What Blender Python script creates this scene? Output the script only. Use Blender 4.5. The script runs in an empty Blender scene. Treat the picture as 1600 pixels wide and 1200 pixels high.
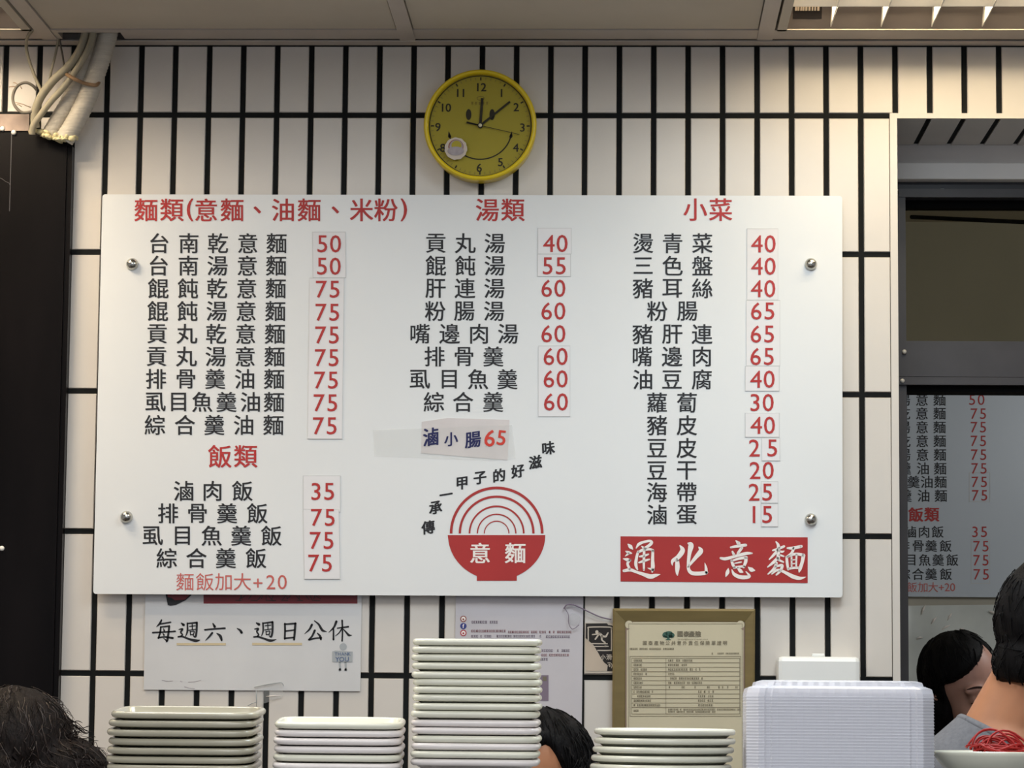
import bpy, bmesh, math, random
from mathutils import Vector, Matrix, noise
random.seed(7)
SC = bpy.context.scene
COL = SC.collection
V = Vector

# ------------------------------------------------------------------ camera
F_PX = 4556.0
K = 0.0593 / 0.067
CZ = 1.20
CAM = V((1.00313 * K, -5.59225 * K, CZ))
yaw, pitch, roll = 0.0361993, 0.1107806, -0.00872462
RM = Matrix.Rotation(yaw, 3, 'Z') @ Matrix.Rotation(pitch, 3, 'X') @ Matrix.Rotation(roll, 3, 'Y')
cam_d = bpy.data.cameras.new('camera')
cam_d.sensor_width = 36.0
cam_d.lens = F_PX / 1600.0 * 36.0
cam_d.clip_start = 0.05
cam_d.clip_end = 60
cam = bpy.data.objects.new('camera', cam_d)
COL.objects.link(cam)
rt, fw, up = RM.col[0], RM.col[1], RM.col[2]
m3 = Matrix((rt, up, -fw)).transposed()
cam.matrix_world = Matrix.Translation(CAM) @ m3.to_4x4()
SC.camera = cam

Z0 = CZ + 1.15005 * K          # centre of the first horizontal grout line
P = 0.0593                     # grout pitch across
RP = 0.272548 * K              # grout pitch down
ZC = Z0 + 0.1393 * K           # ceiling height
WT = 0.25                      # wall thickness at the opening

# ------------------------------------------------------------------ world, view, lights
SC.view_settings.view_transform = 'Standard'
SC.view_settings.look = 'None'
SC.view_settings.exposure = 0.0
SC.view_settings.gamma = 1.0
SC.view_settings.use_curve_mapping = False
w = bpy.data.worlds.new('street_daylight')
SC.world = w
w.use_nodes = True
w.node_tree.nodes['Background'].inputs[0].default_value = (0.72, 0.82, 1.0, 1)
w.node_tree.nodes['Background'].inputs[1].default_value = 0.60


def area(name, loc, sx, sy, power, col, rot=(0, 0, 0), spread=180):
    d = bpy.data.lights.new(name, 'AREA')
    d.shape = 'RECTANGLE'
    d.size, d.size_y = sx, sy
    d.energy = power
    d.color = col
    d.spread = math.radians(spread)
    o = bpy.data.objects.new(name, d)
    o.location = loc
    o.rotation_euler = rot
    COL.objects.link(o)
    return o


area('troffer_lamp', (0.15, -1.35, ZC - 0.02), 0.56, 0.56, 13, (1.0, 0.97, 0.93))
area('troffer_lamp', (1.25, -1.00, ZC - 0.02), 0.56, 0.56, 14, (0.80, 0.92, 1.0))
area('troffer_lamp', (0.80, -2.60, ZC - 0.02), 1.2, 0.6, 15, (0.97, 0.99, 1.0))
area('troffer_lamp', (0.80, -4.60, ZC - 0.02), 1.8, 0.6, 40, (0.96, 0.98, 1.0))
pd = bpy.data.lights.new('back_room_fill', 'POINT')  # unseen point light added to light the far wall evenly
pd.energy = 24
pd.color = (0.90, 0.96, 1.0)
pd.shadow_soft_size = 0.12
po_ = bpy.data.objects.new('back_room_fill', pd)
po_.location = (2.55, 1.0, 2.2)
COL.objects.link(po_)

# ------------------------------------------------------------------ helpers


def at(px, py, Y):
    """point of the plane y = Y seen at pixel (px, py) of the 1600x1200 frame"""
    d = RM @ V(((px - 800.0) / F_PX, 1.0, -(py - 600.0) / F_PX))
    t = (Y - CAM.y) / d.y
    return CAM + d * t


def at_z(px, py, Z):
    d = RM @ V(((px - 800.0) / F_PX, 1.0, -(py - 600.0) / F_PX))
    t = (Z - CAM.z) / d.z
    return CAM + d * t


def lin(c):
    out = []
    for v in c[:3]:
        v = v / 255.0
        out.append(v / 12.92 if v <= 0.04045 else ((v + 0.055) / 1.055) ** 2.4)
    return tuple(out) + (1.0,)


def mat(name, rgb, rough=0.5, spec=0.5, metal=0.0, var=0.0, scale=8.0, bump=0.0, bscale=60.0, alpha=1.0,
        trans=0.0, sss=0.0, emit=None, estr=0.0, stretch=(1, 1, 1), coat=0.0):
    m = bpy.data.materials.new(name)
    m.use_nodes = True
    nt = m.node_tree
    b = nt.nodes['Principled BSDF']
    c = lin(rgb)
    b.inputs['Base Color'].default_value = c
    b.inputs['Roughness'].default_value = rough
    b.inputs['Specular IOR Level'].default_value = spec
    b.inputs['Metallic'].default_value = metal
    b.inputs['Alpha'].default_value = alpha
    b.inputs['Transmission Weight'].default_value = trans
    b.inputs['Coat Weight'].default_value = coat
    if sss:
        b.inputs['Subsurface Weight'].default_value = sss
        b.inputs['Subsurface Radius'].default_value = (0.012, 0.005, 0.003)
        b.inputs['Subsurface Scale'].default_value = 1.0
    if emit:
        b.inputs['Emission Color'].default_value = lin(emit)
        b.inputs['Emission Strength'].default_value = estr
    if var or bump:
        tc = nt.nodes.new('ShaderNodeTexCoord')
        mp = nt.nodes.new('ShaderNodeMapping')
        mp.inputs['Scale'].default_value = stretch
        nt.links.new(tc.outputs['Object'], mp.inputs['Vector'])
    if var:
        n = nt.nodes.new('ShaderNodeTexNoise')
        n.inputs['Scale'].default_value = scale
        n.inputs['Detail'].default_value = 4
        nt.links.new(mp.outputs[0], n.inputs['Vector'])
        r = nt.nodes.new('ShaderNodeValToRGB')
        r.color_ramp.elements[0].position = 0.3
        r.color_ramp.elements[1].position = 0.7
        r.color_ramp.elements[0].color = tuple(max(0, x * (1 - var)) for x in c[:3]) + (1,)
        r.color_ramp.elements[1].color = tuple(min(1, x * (1 + var)) for x in c[:3]) + (1,)
        nt.links.new(n.outputs['Fac'], r.inputs['Fac'])
        nt.links.new(r.outputs['Color'], b.inputs['Base Color'])
    if bump:
        n2 = nt.nodes.new('ShaderNodeTexNoise')
        n2.inputs['Scale'].default_value = bscale
        n2.inputs['Detail'].default_value = 3
        nt.links.new(mp.outputs[0], n2.inputs['Vector'])
        bp = nt.nodes.new('ShaderNodeBump')
        bp.inputs['Strength'].default_value = bump
        bp.inputs['Distance'].default_value = 0.002
        nt.links.new(n2.outputs['Fac'], bp.inputs['Height'])
        nt.links.new(bp.outputs['Normal'], b.inputs['Normal'])
    return m


M = {}
M['tile'] = mat('cream_glazed_tile', (213, 206, 197), 0.28, 0.4, var=0.035, scale=6)
M['grout'] = mat('black_grout', (17, 19, 19), 0.8, 0.2, var=0.3, scale=30)
M['ceil'] = mat('ceiling_board', (196, 186, 170), 0.8, 0.2, var=0.05, scale=5)
M['tbar'] = mat('painted_ceiling_grid', (194, 183, 172), 0.55, 0.4, var=0.06, scale=9)
M['dark'] = mat('black_gap', (8, 8, 8), 0.9, 0.1)
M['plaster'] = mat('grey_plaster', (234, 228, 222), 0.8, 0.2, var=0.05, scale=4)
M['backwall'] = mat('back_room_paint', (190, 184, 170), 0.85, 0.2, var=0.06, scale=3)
M['floor'] = mat('terrazzo_floor', (128, 124, 120), 0.5, 0.4, var=0.15, scale=40)
M['blackpanel'] = mat('black_laminate', (15, 12, 12), 0.32, 0.10, var=0.35, scale=4, stretch=(3, 1, 0.6))
M['blackmetal'] = mat('black_aluminium', (42, 41, 45), 0.45, 0.5, var=0.12, scale=20)
M['rail'] = mat('charcoal_aluminium', (62, 60, 64), 0.45, 0.5, var=0.1, scale=20)
M['steel'] = mat('stainless_cap', (190, 188, 180), 0.22, 0.5, metal=1.0)
M['bracket'] = mat('scuffed_metal_bracket', (120, 106, 98), 0.45, 0.5, metal=0.6, var=0.35, scale=22)
M['whitescrew'] = mat('white_screw_cap', (225, 222, 214), 0.4)
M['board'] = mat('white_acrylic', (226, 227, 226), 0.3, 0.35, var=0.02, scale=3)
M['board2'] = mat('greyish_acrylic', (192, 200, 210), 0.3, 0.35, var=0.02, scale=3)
M['sticker'] = mat('white_sticker_paper', (228, 226, 226), 0.5, 0.3, var=0.015, scale=12)
M['slip'] = mat('crumpled_slip_paper', (214, 207, 205), 0.5, 0.3, var=0.06, scale=14, bump=0.9, bscale=22)
M['stickershade'] = mat('sticker_edge_shade', (200, 200, 199), 0.7, 0.2)
M['tape'] = mat('clear_tape', (226, 226, 222), 0.2, 0.6, alpha=0.10)
M['red'] = mat('red_vinyl', (178, 50, 48), 0.5, 0.3)
M['redthin'] = mat('faded_red_print', (196, 98, 90), 0.5, 0.3)
M['banner'] = mat('red_banner_print', (168, 44, 42), 0.45, 0.35, var=0.06, scale=14)
M['ink'] = mat('black_print', (34, 34, 37), 0.5, 0.3)
M['navy'] = mat('navy_marker', (30, 34, 84), 0.5, 0.3)
M['redmark'] = mat('red_marker', (206, 62, 48), 0.5, 0.3)
M['white'] = mat('white_print', (240, 232, 226), 0.5, 0.3)
M['paper'] = mat('laminated_paper', (208, 207, 206), 0.28, 0.45, var=0.04, scale=9, bump=0.15, bscale=14)
M['poster'] = mat('grey_lilac_poster', (196, 191, 194), 0.3, 0.45, var=0.06, scale=7, bump=0.3, bscale=18)
M['tan'] = mat('tan_print', (206, 188, 152), 0.5, 0.3)
M['maroon'] = mat('maroon_print', (118, 22, 30), 0.4, 0.4)
M['maroondark'] = mat('dark_outline_print', (48, 18, 12), 0.4, 0.4)
M['bluegrey'] = mat('blue_grey_print', (96, 112, 142), 0.5, 0.3)
M['palegrey'] = mat('pale_grey_print', (168, 172, 174), 0.5, 0.3)
M['smallprint'] = mat('small_grey_print', (126, 112, 126), 0.5, 0.3)
M['smallred'] = mat('small_red_print', (140, 92, 96), 0.5, 0.3)
M['fbblue'] = mat('blue_icon_print', (58, 66, 128), 0.5, 0.3)
M['iconred'] = mat('red_icon_print', (176, 58, 74), 0.5, 0.3)
M['icongold'] = mat('orange_icon_print', (150, 92, 84), 0.5, 0.3)
M['olive'] = mat('olive_gold_frame', (122, 106, 68), 0.4, 0.4, var=0.1, scale=10, stretch=(1, 1, 6))
M['mat'] = mat('mauve_mat_line', (146, 124, 110), 0.6, 0.3)
M['certpaper'] = mat('cream_certificate_paper', (200, 190, 162), 0.6, 0.3, var=0.03, scale=12)
M['certline'] = mat('grey_green_print', (118, 110, 92), 0.6, 0.3)
M['tree'] = mat('green_print', (62, 96, 84), 0.6, 0.3)
M['signblack'] = mat('black_sign_vinyl', (34, 29, 26), 0.5, 0.3, var=0.2, scale=40)
M['cream'] = mat('cream_print', (196, 184, 168), 0.6, 0.3)
M['beige'] = mat('beige_sticker_backing', (190, 174, 156), 0.7, 0.2, var=0.05, scale=20)
M['yellow'] = mat('yellow_plastic', (226, 196, 24), 0.3, 0.5)
M['dial'] = mat('mustard_clock_face', (176, 160, 52), 0.6, 0.3)
M['dialink'] = mat('clock_print', (44, 38, 16), 0.5, 0.3)
M['tick'] = mat('clock_tick_print', (128, 118, 60), 0.5, 0.3)
M['capwhite'] = mat('cream_clock_cap', (232, 224, 190), 0.4)
M['brandink'] = mat('faint_clock_print', (128, 108, 40), 0.5, 0.3)
M['seal'] = mat('greyish_seal_paper', (206, 192, 176), 0.5, 0.3)
M['sealgrey'] = mat('lilac_grey_print', (166, 156, 158), 0.5, 0.3, var=0.12, scale=120)
M['sealred'] = mat('brown_red_print', (150, 96, 80), 0.5, 0.3)
M['platecream'] = mat('pale_green_melamine', (232, 230, 212), 0.22, 0.5, coat=0.2, var=0.03, scale=20)
M['platewhite'] = mat('white_melamine', (240, 232, 228), 0.22, 0.5, coat=0.2, var=0.03, scale=20)
M['plategreen'] = mat('grey_green_melamine', (176, 170, 150), 0.2, 0.5, coat=0.3, var=0.05, scale=20)
M['stain'] = mat('grey_smudge', (160, 152, 146), 0.5, 0.3)
M['lid'] = mat('clear_plastic', (248, 248, 255), 0.12, 0.6, alpha=0.56)
M['whitebox'] = mat('white_plastic', (236, 236, 232), 0.35, 0.4, var=0.02, scale=10)
M['band'] = mat('red_rubber', (168, 28, 26), 0.45, 0.4)
M['hair'] = mat('black_hair', (9, 7, 8), 0.6, 0.12, var=0.5, scale=60, stretch=(4, 4, 0.6), bump=0.6, bscale=140)
M['hairbrown'] = mat('dark_brown_hair', (22, 15, 13), 0.6, 0.15, var=0.55, scale=50, stretch=(4, 4, 1), bump=0.8, bscale=120)
M['hairlight'] = mat('brown_hair_strand', (50, 37, 31), 0.4, 0.5)
M['skin'] = mat('warm_skin', (172, 116, 82), 0.5, 0.4, sss=0.12, var=0.05, scale=30)
M['skinpale'] = mat('rosy_skin', (176, 132, 116), 0.5, 0.4, sss=0.12, var=0.05, scale=30)
M['shirt'] = mat('grey_cotton', (112, 112, 116), 0.9, 0.1, var=0.1, scale=160, bump=0.2, bscale=300)
M['shirtdark'] = mat('dark_cotton', (46, 44, 50), 0.9, 0.1, var=0.1, scale=120)
M['trouser'] = mat('navy_denim', (40, 44, 58), 0.9, 0.1, var=0.1, scale=120)
M['brow'] = mat('dark_brow', (52, 36, 32), 0.7, 0.1)
M['pipe'] = mat('white_wrapped_pipe', (196, 188, 174), 0.7, 0.2, var=0.10, scale=30, bump=0.9, bscale=45, stretch=(.6, .6, 7))
M['cable'] = mat('grey_cable', (150, 142, 122), 0.5, 0.3, var=0.1, scale=25)
M['cabledark'] = mat('dark_grey_cable', (104, 98, 88), 0.6, 0.3)
M['tie'] = mat('brown_tape', (146, 116, 86), 0.6, 0.3)
M['foam'] = mat('yellowed_foam', (216, 204, 160), 0.9, 0.1, var=0.25, scale=120, bump=0.8, bscale=90)
M['tube'] = mat('lit_fluorescent_tube', (255, 244, 220), 0.4, emit=(255, 236, 200), estr=7.0)
M['reflector'] = mat('satin_reflector', (226, 222, 216), 0.35, 0.5, metal=0.25)
M['reflectdark'] = mat('reflector_painted_dark', (112, 104, 100), 0.4, 0.5, metal=0.35, var=0.1, scale=12)  # dark grey put in for the dim surroundings this reflector mirrors
M['fixture'] = mat('fixture_housing', (186, 176, 160), 0.5, 0.4)
M['labelblack'] = mat('black_label', (38, 34, 34), 0.5, 0.3)
M['counter'] = mat('stainless_counter', (150, 150, 150), 0.35, 0.5, metal=0.8, var=0.06, scale=8)
M['sheet'] = mat('clouded_plastic_sheet', (208, 212, 208), 0.28, 0.5, var=0.12, scale=6, bump=0.6, bscale=16)
M['redmark2'] = M['redmark']


def glass_mat(name, rgb, dens, gl=0.25):
    m = bpy.data.materials.new(name)
    m.use_nodes = True
    nt = m.node_tree
    nt.nodes.clear()
    o = nt.nodes.new('ShaderNodeOutputMaterial')
    t = nt.nodes.new('ShaderNodeBsdfTransparent')
    t.inputs[0].default_value = tuple(x * dens for x in lin(rgb)[:3]) + (1,)
    g = nt.nodes.new('ShaderNodeBsdfGlossy')
    g.inputs['Roughness'].default_value = 0.03
    g.inputs[0].default_value = (0.9, 0.9, 0.9, 1)
    mx = nt.nodes.new('ShaderNodeMixShader')
    lw = nt.nodes.new('ShaderNodeFresnel')
    lw.inputs[0].default_value = 1.4
    ml = nt.nodes.new('ShaderNodeMath')
    ml.operation = 'MULTIPLY'
    ml.inputs[1].default_value = gl
    nt.links.new(lw.outputs[0], ml.inputs[0])
    nt.links.new(ml.outputs[0], mx.inputs[0])
    nt.links.new(t.outputs[0], mx.inputs[1])
    nt.links.new(g.outputs[0], mx.inputs[2])
    nt.links.new(mx.outputs[0], o.inputs[0])
    return m


M['tint'] = glass_mat('smoked_glass', (215, 213, 203), 1.0)
M['clockglass'] = glass_mat('clear_clock_glass', (255, 255, 255), 0.97)


class MB:
    def __init__(self):
        self.v, self.f, self.m, self.s = [], [], [], []

    def add(self, verts, faces, mi=0, smooth=False):
        b = len(self.v)
        self.v += [V(x) for x in verts]
        for f in faces:
            self.f.append([b + i for i in f])
            self.m.append(mi)
            self.s.append(smooth)

    def box(self, lo, hi, mi=0):
        (a, b, c), (d, e, f) = lo, hi
        self.add([(a, b, c), (d, b, c), (d, e, c), (a, e, c), (a, b, f), (d, b, f), (d, e, f), (a, e, f)],
                 [(0, 3, 2, 1), (4, 5, 6, 7), (0, 1, 5, 4), (1, 2, 6, 5), (2, 3, 7, 6), (3, 0, 4, 7)], mi)

    def hexa(self, p, mi=0):
        """eight corners: bottom ring 0-3, top ring 4-7"""
        self.add(p, [(0, 3, 2, 1), (4, 5, 6, 7), (0, 1, 5, 4), (1, 2, 6, 5), (2, 3, 7, 6), (3, 0, 4, 7)], mi)

    def quadslab(self, q, thick, mi=0, side=None):
        """front quad q (four points), extruded by thick along +y"""
        back = [V(p) + V((0, thick, 0)) for p in q]
        n = len(q)
        self.add(list(q) + back, [list(range(n))], mi)
        b = len(self.v) - 2 * n
        sm = mi if side is None else side
        self.f.append([b + n + i for i in reversed(range(n))]); self.m.append(sm); self.s.append(False)
        for i in range(n):
            j = (i + 1) % n
            self.f.append([b + i, b + n + i, b + n + j, b + j]); self.m.append(sm); self.s.append(False)

    def tube(self, pts, rad, n=10, mi=0, caps=True, ribs=0.0):
        pts = [V(p) for p in pts]
        rs = rad if isinstance(rad, (list, tuple)) else [rad] * len(pts)
        rings = []
        prev = None
        for i, p in enumerate(pts):
            t = (pts[min(i + 1, len(pts) - 1)] - pts[max(i - 1, 0)]).normalized()
            if prev is None:
                a = V((0, 0, 1)) if abs(t.z) < 0.9 else V((1, 0, 0))
                u = t.cross(a).normalized()
            else:
                u = (prev - t * prev.dot(t)).normalized()
            prev = u
            v_ = t.cross(u)
            r = rs[i] * (1 + (ribs if i % 2 else 0))
            rings.append([p + (u * math.cos(2 * math.pi * k / n) + v_ * math.sin(2 * math.pi * k / n)) * r for k in range(n)])
        vs = [q for r in rings for q in r]
        fs = []
        for i in range(len(rings) - 1):
            for k in range(n):
                k2 = (k + 1) % n
                fs.append((i * n + k, i * n + k2, (i + 1) * n + k2, (i + 1) * n + k))
        if caps:
            fs.append(tuple(reversed(range(n))))
            fs.append(tuple((len(rings) - 1) * n + k for k in range(n)))
        self.add(vs, fs, mi, True)

    def lathe(self, prof, n=48, axis='z', c=(0, 0, 0), mi=0, smooth=True, mis=None, caps=True):
        """profile of (radius, height) revolved; axis 'z' or 'y' (height runs towards -y)"""
        vs, fs = [], []
        for r, h in prof:
            for k in range(n):
                a = 2 * math.pi * k / n
                if axis == 'z':
                    vs.append(V((c[0] + r * math.cos(a), c[1] + r * math.sin(a), c[2] + h)))
                else:
                    vs.append(V((c[0] + r * math.cos(a), c[1] - h, c[2] + r * math.sin(a))))
        b = len(self.v)
        self.v += vs
        for i in range(len(prof) - 1):
            for k in range(n):
                k2 = (k + 1) % n
                self.f.append([b + i * n + k, b + i * n + k2, b + (i + 1) * n + k2, b + (i + 1) * n + k])
                self.m.append(mis[i] if mis else mi)
                self.s.append(smooth)
        for i, rev in ((0, True), (len(prof) - 1, False)):
            if caps and prof[i][0] > 1e-6:
                idx = [b + i * n + k for k in range(n)]
                self.f.append(idx[::-1] if rev else idx); self.m.append(mi); self.s.append(False)

    def ellipsoid(self, c, r, R=None, nu=24, nv=16, mi=0):
        vs, fs = [], []
        c = V(c)
        for j in range(nv + 1):
            th = math.pi * j / nv
            for i in range(nu):
                ph = 2 * math.pi * i / nu
                p = V((r[0] * math.sin(th) * math.cos(ph), r[1] * math.sin(th) * math.sin(ph), r[2] * math.cos(th)))
                vs.append(c + (R @ p if R else p))
        for j in range(nv):
            for i in range(nu):
                i2 = (i + 1) % nu
                fs.append((j * nu + i, (j + 1) * nu + i, (j + 1) * nu + i2, j * nu + i2))
        self.add(vs, fs, mi, True)


def wloc(o):
    p = V((0, 0, 0))
    while o is not None:
        p += o.location
        o = o.parent
    return p


def link(name, me, mats, parent=None):
    for m in mats:
        me.materials.append(m)
    o = bpy.data.objects.new(name, me)
    COL.objects.link(o)
    if parent is not None:
        o.parent = parent
    return o


def obj(name, mb, mats, parent=None, origin=None, bevel=0.0, recalc=True):
    if not isinstance(mats, (list, tuple)):
        mats = [mats]
    off = wloc(parent) if parent is not None else V((0, 0, 0))
    if origin is None:
        n = max(1, len(mb.v))
        lo = V((min(p.x for p in mb.v), min(p.y for p in mb.v), min(p.z for p in mb.v)))
        hi = V((max(p.x for p in mb.v), max(p.y for p in mb.v), max(p.z for p in mb.v)))
        origin = (lo + hi) / 2
    origin = V(origin)
    me = bpy.data.meshes.new(name)
    me.from_pydata([tuple(p - origin) for p in mb.v], [], mb.f)
    for i, pl in enumerate(me.polygons):
        pl.material_index = mb.m[i]
        pl.use_smooth = mb.s[i]
    if recalc or bevel:
        bm = bmesh.new()
        bm.from_mesh(me)
        if bevel:
            bmesh.ops.bevel(bm, geom=list(bm.edges), offset=bevel, segments=2, affect='EDGES', profile=0.5)
        if recalc:
            bmesh.ops.recalc_face_normals(bm, faces=bm.faces)
        bm.to_mesh(me)
        bm.free()
    me.update()
    o = link(name, me, mats, parent)
    o.location = origin - off
    return o


def thing(name, loc, label, cat, group=None):
    o = bpy.data.objects.new(name, None)
    o.empty_display_size = 0.05
    o.location = loc
    COL.objects.link(o)
    return tag(o, label, cat, group)


def tag(o, label, cat, group=None):
    o['label'] = label
    o['category'] = cat
    if group:
        o['group'] = group
    return o


def struct(name, mb, mats, label=None, cat=None, **kw):
    o = obj(name, mb, mats, **kw)
    o['kind'] = 'structure'
    if label:
        o['label'] = label
    if cat:
        o['category'] = cat
    return o


# ---- lettering
_gl = {}


def glyph(ch, bold=0.0):
    k = (ch, bold)
    if k not in _gl:
        c = bpy.data.curves.new('glyph', 'FONT')
        c.body = ch
        c.offset = bold
        c.resolution_u = 3
        o = bpy.data.objects.new('glyph', c)
        COL.objects.link(o)
        dg = bpy.context.evaluated_depsgraph_get()
        me = bpy.data.meshes.new_from_object(o.evaluated_get(dg))
        vs = [(v.co.x, v.co.y) for v in me.vertices]
        fs = [tuple(p.vertices) for p in me.polygons]
        bpy.data.meshes.remove(me)
        bpy.data.objects.remove(o)
        bpy.data.curves.remove(c)
        xs = [v[0] for v in vs]
        ys = [v[1] for v in vs]
        cx, cy = (min(xs) + max(xs)) / 2, (min(ys) + max(ys)) / 2
        _gl[k] = ([(x - cx, y - cy) for x, y in vs], fs)
    return _gl[k]


def letter(mb, ch, px, py, size, Y, mi=0, bold=0.0, rot=0.0, shear=0.0, sx=1.0):
    vs, fs = glyph(ch)
    c, s = math.cos(rot), math.sin(rot)
    k = bold * size
    shifts = [(0, 0)] if bold <= 0 else [(-k, -k * .5), (k, -k * .5), (-k, k * .5), (k, k * .5)]
    for i_, (ox, oy) in enumerate(shifts):
        out = []
        for x, y in vs:
            x *= sx
            y2 = y + shear * x
            X, Z = (x * c - y2 * s) * size, (x * s + y2 * c) * size
            out.append(at(px + X + ox, py - Z + oy, Y - i_ * 2e-5))
        mb.add(out, fs, mi)


def letters(mb, text, xs, py, size, Y, mi=0, **kw):
    for ch, x in zip(text, xs):
        letter(mb, ch, x, py, size, Y, mi, **kw)


def brush(mb, pts, Y, org, sc, mi=0, steps=7):
    """a brush stroke: (x, y, width) points, smoothed and given round ends"""
    P_ = [V(p) for p in pts]
    if len(P_) == 2:
        P_.insert(1, (P_[0] + P_[1]) / 2)
    Q = []
    for i in range(len(P_) - 1):
        a, b, c, d = P_[max(i - 1, 0)], P_[i], P_[i + 1], P_[min(i + 2, len(P_) - 1)]
        for k in range(steps):
            t = k / steps
            Q.append(0.5 * ((2 * b) + (c - a) * t + (2 * a - 5 * b + 4 * c - d) * t * t + (3 * b - a - 3 * c + d) * t ** 3))
    Q.append(P_[-1])
    L, R_ = [], []
    for i, q in enumerate(Q):
        t = (Q[min(i + 1, len(Q) - 1)] - Q[max(i - 1, 0)])
        l = math.hypot(t.x, t.y) or 1
        nx, ny = -t.y / l, t.x / l
        w_ = max(q.z, .4 * sc) / 2
        L.append((q.x + nx * w_, q.y + ny * w_))
        R_.append((q.x - nx * w_, q.y - ny * w_))
    conv = lambda p: at(org[0] + p[0] / sc, org[1] + p[1] / sc, Y)
    n = len(Q)
    mb.add([conv(p) for p in L] + [conv(p) for p in R_], [(i, i + 1, n + i + 1, n + i) for i in range(n - 1)], mi)
    for q in (Q[0], Q[-1]):
        r = max(q.z, .4 * sc) / 2
        mb.add([conv((q.x + r * math.cos(a * math.pi / 5), q.y + r * math.sin(a * math.pi / 5))) for a in range(10)],
               [tuple(range(10))], mi)


def rect(mb, x0, y0, x1, y1, Y, mi=0):
    mb.add([at(x0, y1, Y), at(x1, y1, Y), at(x1, y0, Y), at(x0, y0, Y)], [(0, 1, 2, 3)], mi)


def outline(mb, x0, y0, x1, y1, w_, Y, mi=0):
    rect(mb, x0, y0, x1, y0 + w_, Y, mi)
    rect(mb, x0, y1 - w_, x1, y1, Y, mi)
    rect(mb, x0, y0, x0 + w_, y1, Y, mi)
    rect(mb, x1 - w_, y0, x1, y1, Y, mi)


def disc(mb, px, py, r, Y, mi=0, n=32, r0=0.0, a0=0.0, a1=2 * math.pi, ry=None):
    ry = ry or r
    k = [a0 + (a1 - a0) * i / n for i in range(n + 1)]
    if r0 <= 0:
        pts = [at(px + r * math.cos(a), py - ry * math.sin(a), Y) for a in k[:-1]]
        mb.add(pts, [tuple(range(n))], mi)
    else:
        pts = [at(px + r * math.cos(a), py - r * math.sin(a), Y) for a in k] + [at(px + r0 * math.cos(a), py - r0 * math.sin(a), Y) for a in k]
        mb.add(pts, [(i, i + 1, n + 2 + i, n + 1 + i) for i in range(n)], mi)


def dashes(mb, x0, x1, y, h, Y, mi=0, seed=0, gap=1.2):
    """a line of print too small to read: a run of little blocks and bars"""
    r = random.Random(seed)
    x = x0
    while x < x1:
        wd = r.uniform(h * 0.5, h * 0.95)
        if r.random() < 0.88:
            k = r.random()
            rect(mb, x, y - h / 2, x + wd, y - h / 2 + h * .28, Y, mi)
            rect(mb, x, y + h * .2, x + wd, y + h / 2, Y, mi)
            if k < .6:
                rect(mb, x + wd * .35, y - h / 2, x + wd * .65, y + h / 2, Y, mi)
            if k > .4:
                rect(mb, x, y - h / 2, x + wd * .25, y + h / 2, Y, mi)
        x += wd + gap


def flat_slab(name, corners, Y, thick, mats, parent=None, bevel=0):
    """a sheet whose front is at plane Y, corners TL TR BR BL in pixels"""
    mb = MB()
    q = [at(x, y, Y) for x, y in corners]
    mb.quadslab(q, thick, 0)
    return obj(name, mb, mats, parent, bevel=bevel)


# ================================================================== SETTING
OX0 = at(1402, 250, 0).x       # left edge of the opening
OZ1 = Z0                       # top edge of the opening
XL, XR = -0.62, 2.35

# --- tiled wall
wall = MB()
GD = 0.0025
gw = 0.0092
wall.box((XL, GD, 0), (OX0, WT, ZC + 0.3), 1)
wall.box((OX0, GD, Z0 + 0.0005), (XR, WT, ZC + 0.3), 1)
c_in = 0.0022


def tile(x0, x1, z0, z1, flip=0):
    x0 += c_in * 0; y = 0
    b = 0.0012
    j = random.uniform(-0.0004, 0.0004)
    pts = [(x0, GD, z0), (x1, GD, z0), (x1, GD, z1), (x0, GD, z1),
           (x0 + b, y + j, z0 + b), (x1 - b, y + j, z0 + b), (x1 - b, y + j, z1 - b), (x0 + b, y + j, z1 - b)]
    wall.add(pts, [(4, 5, 6, 7), (0, 1, 5, 4), (1, 2, 6, 5), (2, 3, 7, 6), (3, 0, 4, 7)], 0)


col0 = 0.0                       # grout line index 0 stands at x = 0
zrows = [(Z0 + gw / 2, ZC - 0.002)] + [(Z0 - (k + 1) * RP + gw / 2, Z0 - k * RP - gw / 2) for k in range(8)]
for ri, (za, zb) in enumerate(zrows):
    for i in range(-10, 40):
        a, b_ = i * P + gw / 2, (i + 1) * P - gw / 2
        if a < XL:
            continue
        if ri > 0 and a >= OX0 - 0.02:
            continue
        if ri > 0 and b_ > OX0 - 0.013:
            b_ = OX0 - 0.013
        if a > XR - 0.05:
            continue
        za_ = za
        if ri == 0 and a > OX0 - 0.02:
            za_ = za - 0.003
        tile(a, b_, max(za_, 0.02), zb)
# tiles on the underside of the lintel
for i in range(0, 40):
    a, b_ = i * P + gw / 2, (i + 1) * P - gw / 2
    if a < OX0 - 0.02 or b_ > XR:
        continue
    wall.box((max(a, OX0 + 0.001), 0.004, Z0 - 0.0025), (b_, WT - 0.002, Z0 + 0.002), 0)
struct('wall_back', wall, [M['tile'], M['grout']], 'white upright tiled wall with wide black grout lines behind the menu board', 'wall')

bead = MB()
bead.box((OX0 - 0.0125, -0.0008, 0), (OX0, 0.02, Z0 + 0.0045))
bead.box((OX0, -0.0008, Z0 - 0.0045), (XR, 0.004, Z0 + 0.0045))
struct('trim_1', bead, M['tile'], 'white corner bead around the wall opening', 'trim')

# reveal, plaster beam behind the soffit, next room
zb_top = at(1500, 283, WT).z
pl = MB()
pl.box((OX0 - 0.3, WT, zb_top), (XR + 0.3, WT + 0.10, ZC + 0.3))
pl.box((OX0 - 0.3, WT - 0.02, zb_top + 0.0), (XR + 0.3, WT, zb_top + 0.030))
struct('trim_2', pl, M['plaster'], 'grey plaster beam above the black window frame', 'trim', bevel=0.002)

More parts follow.
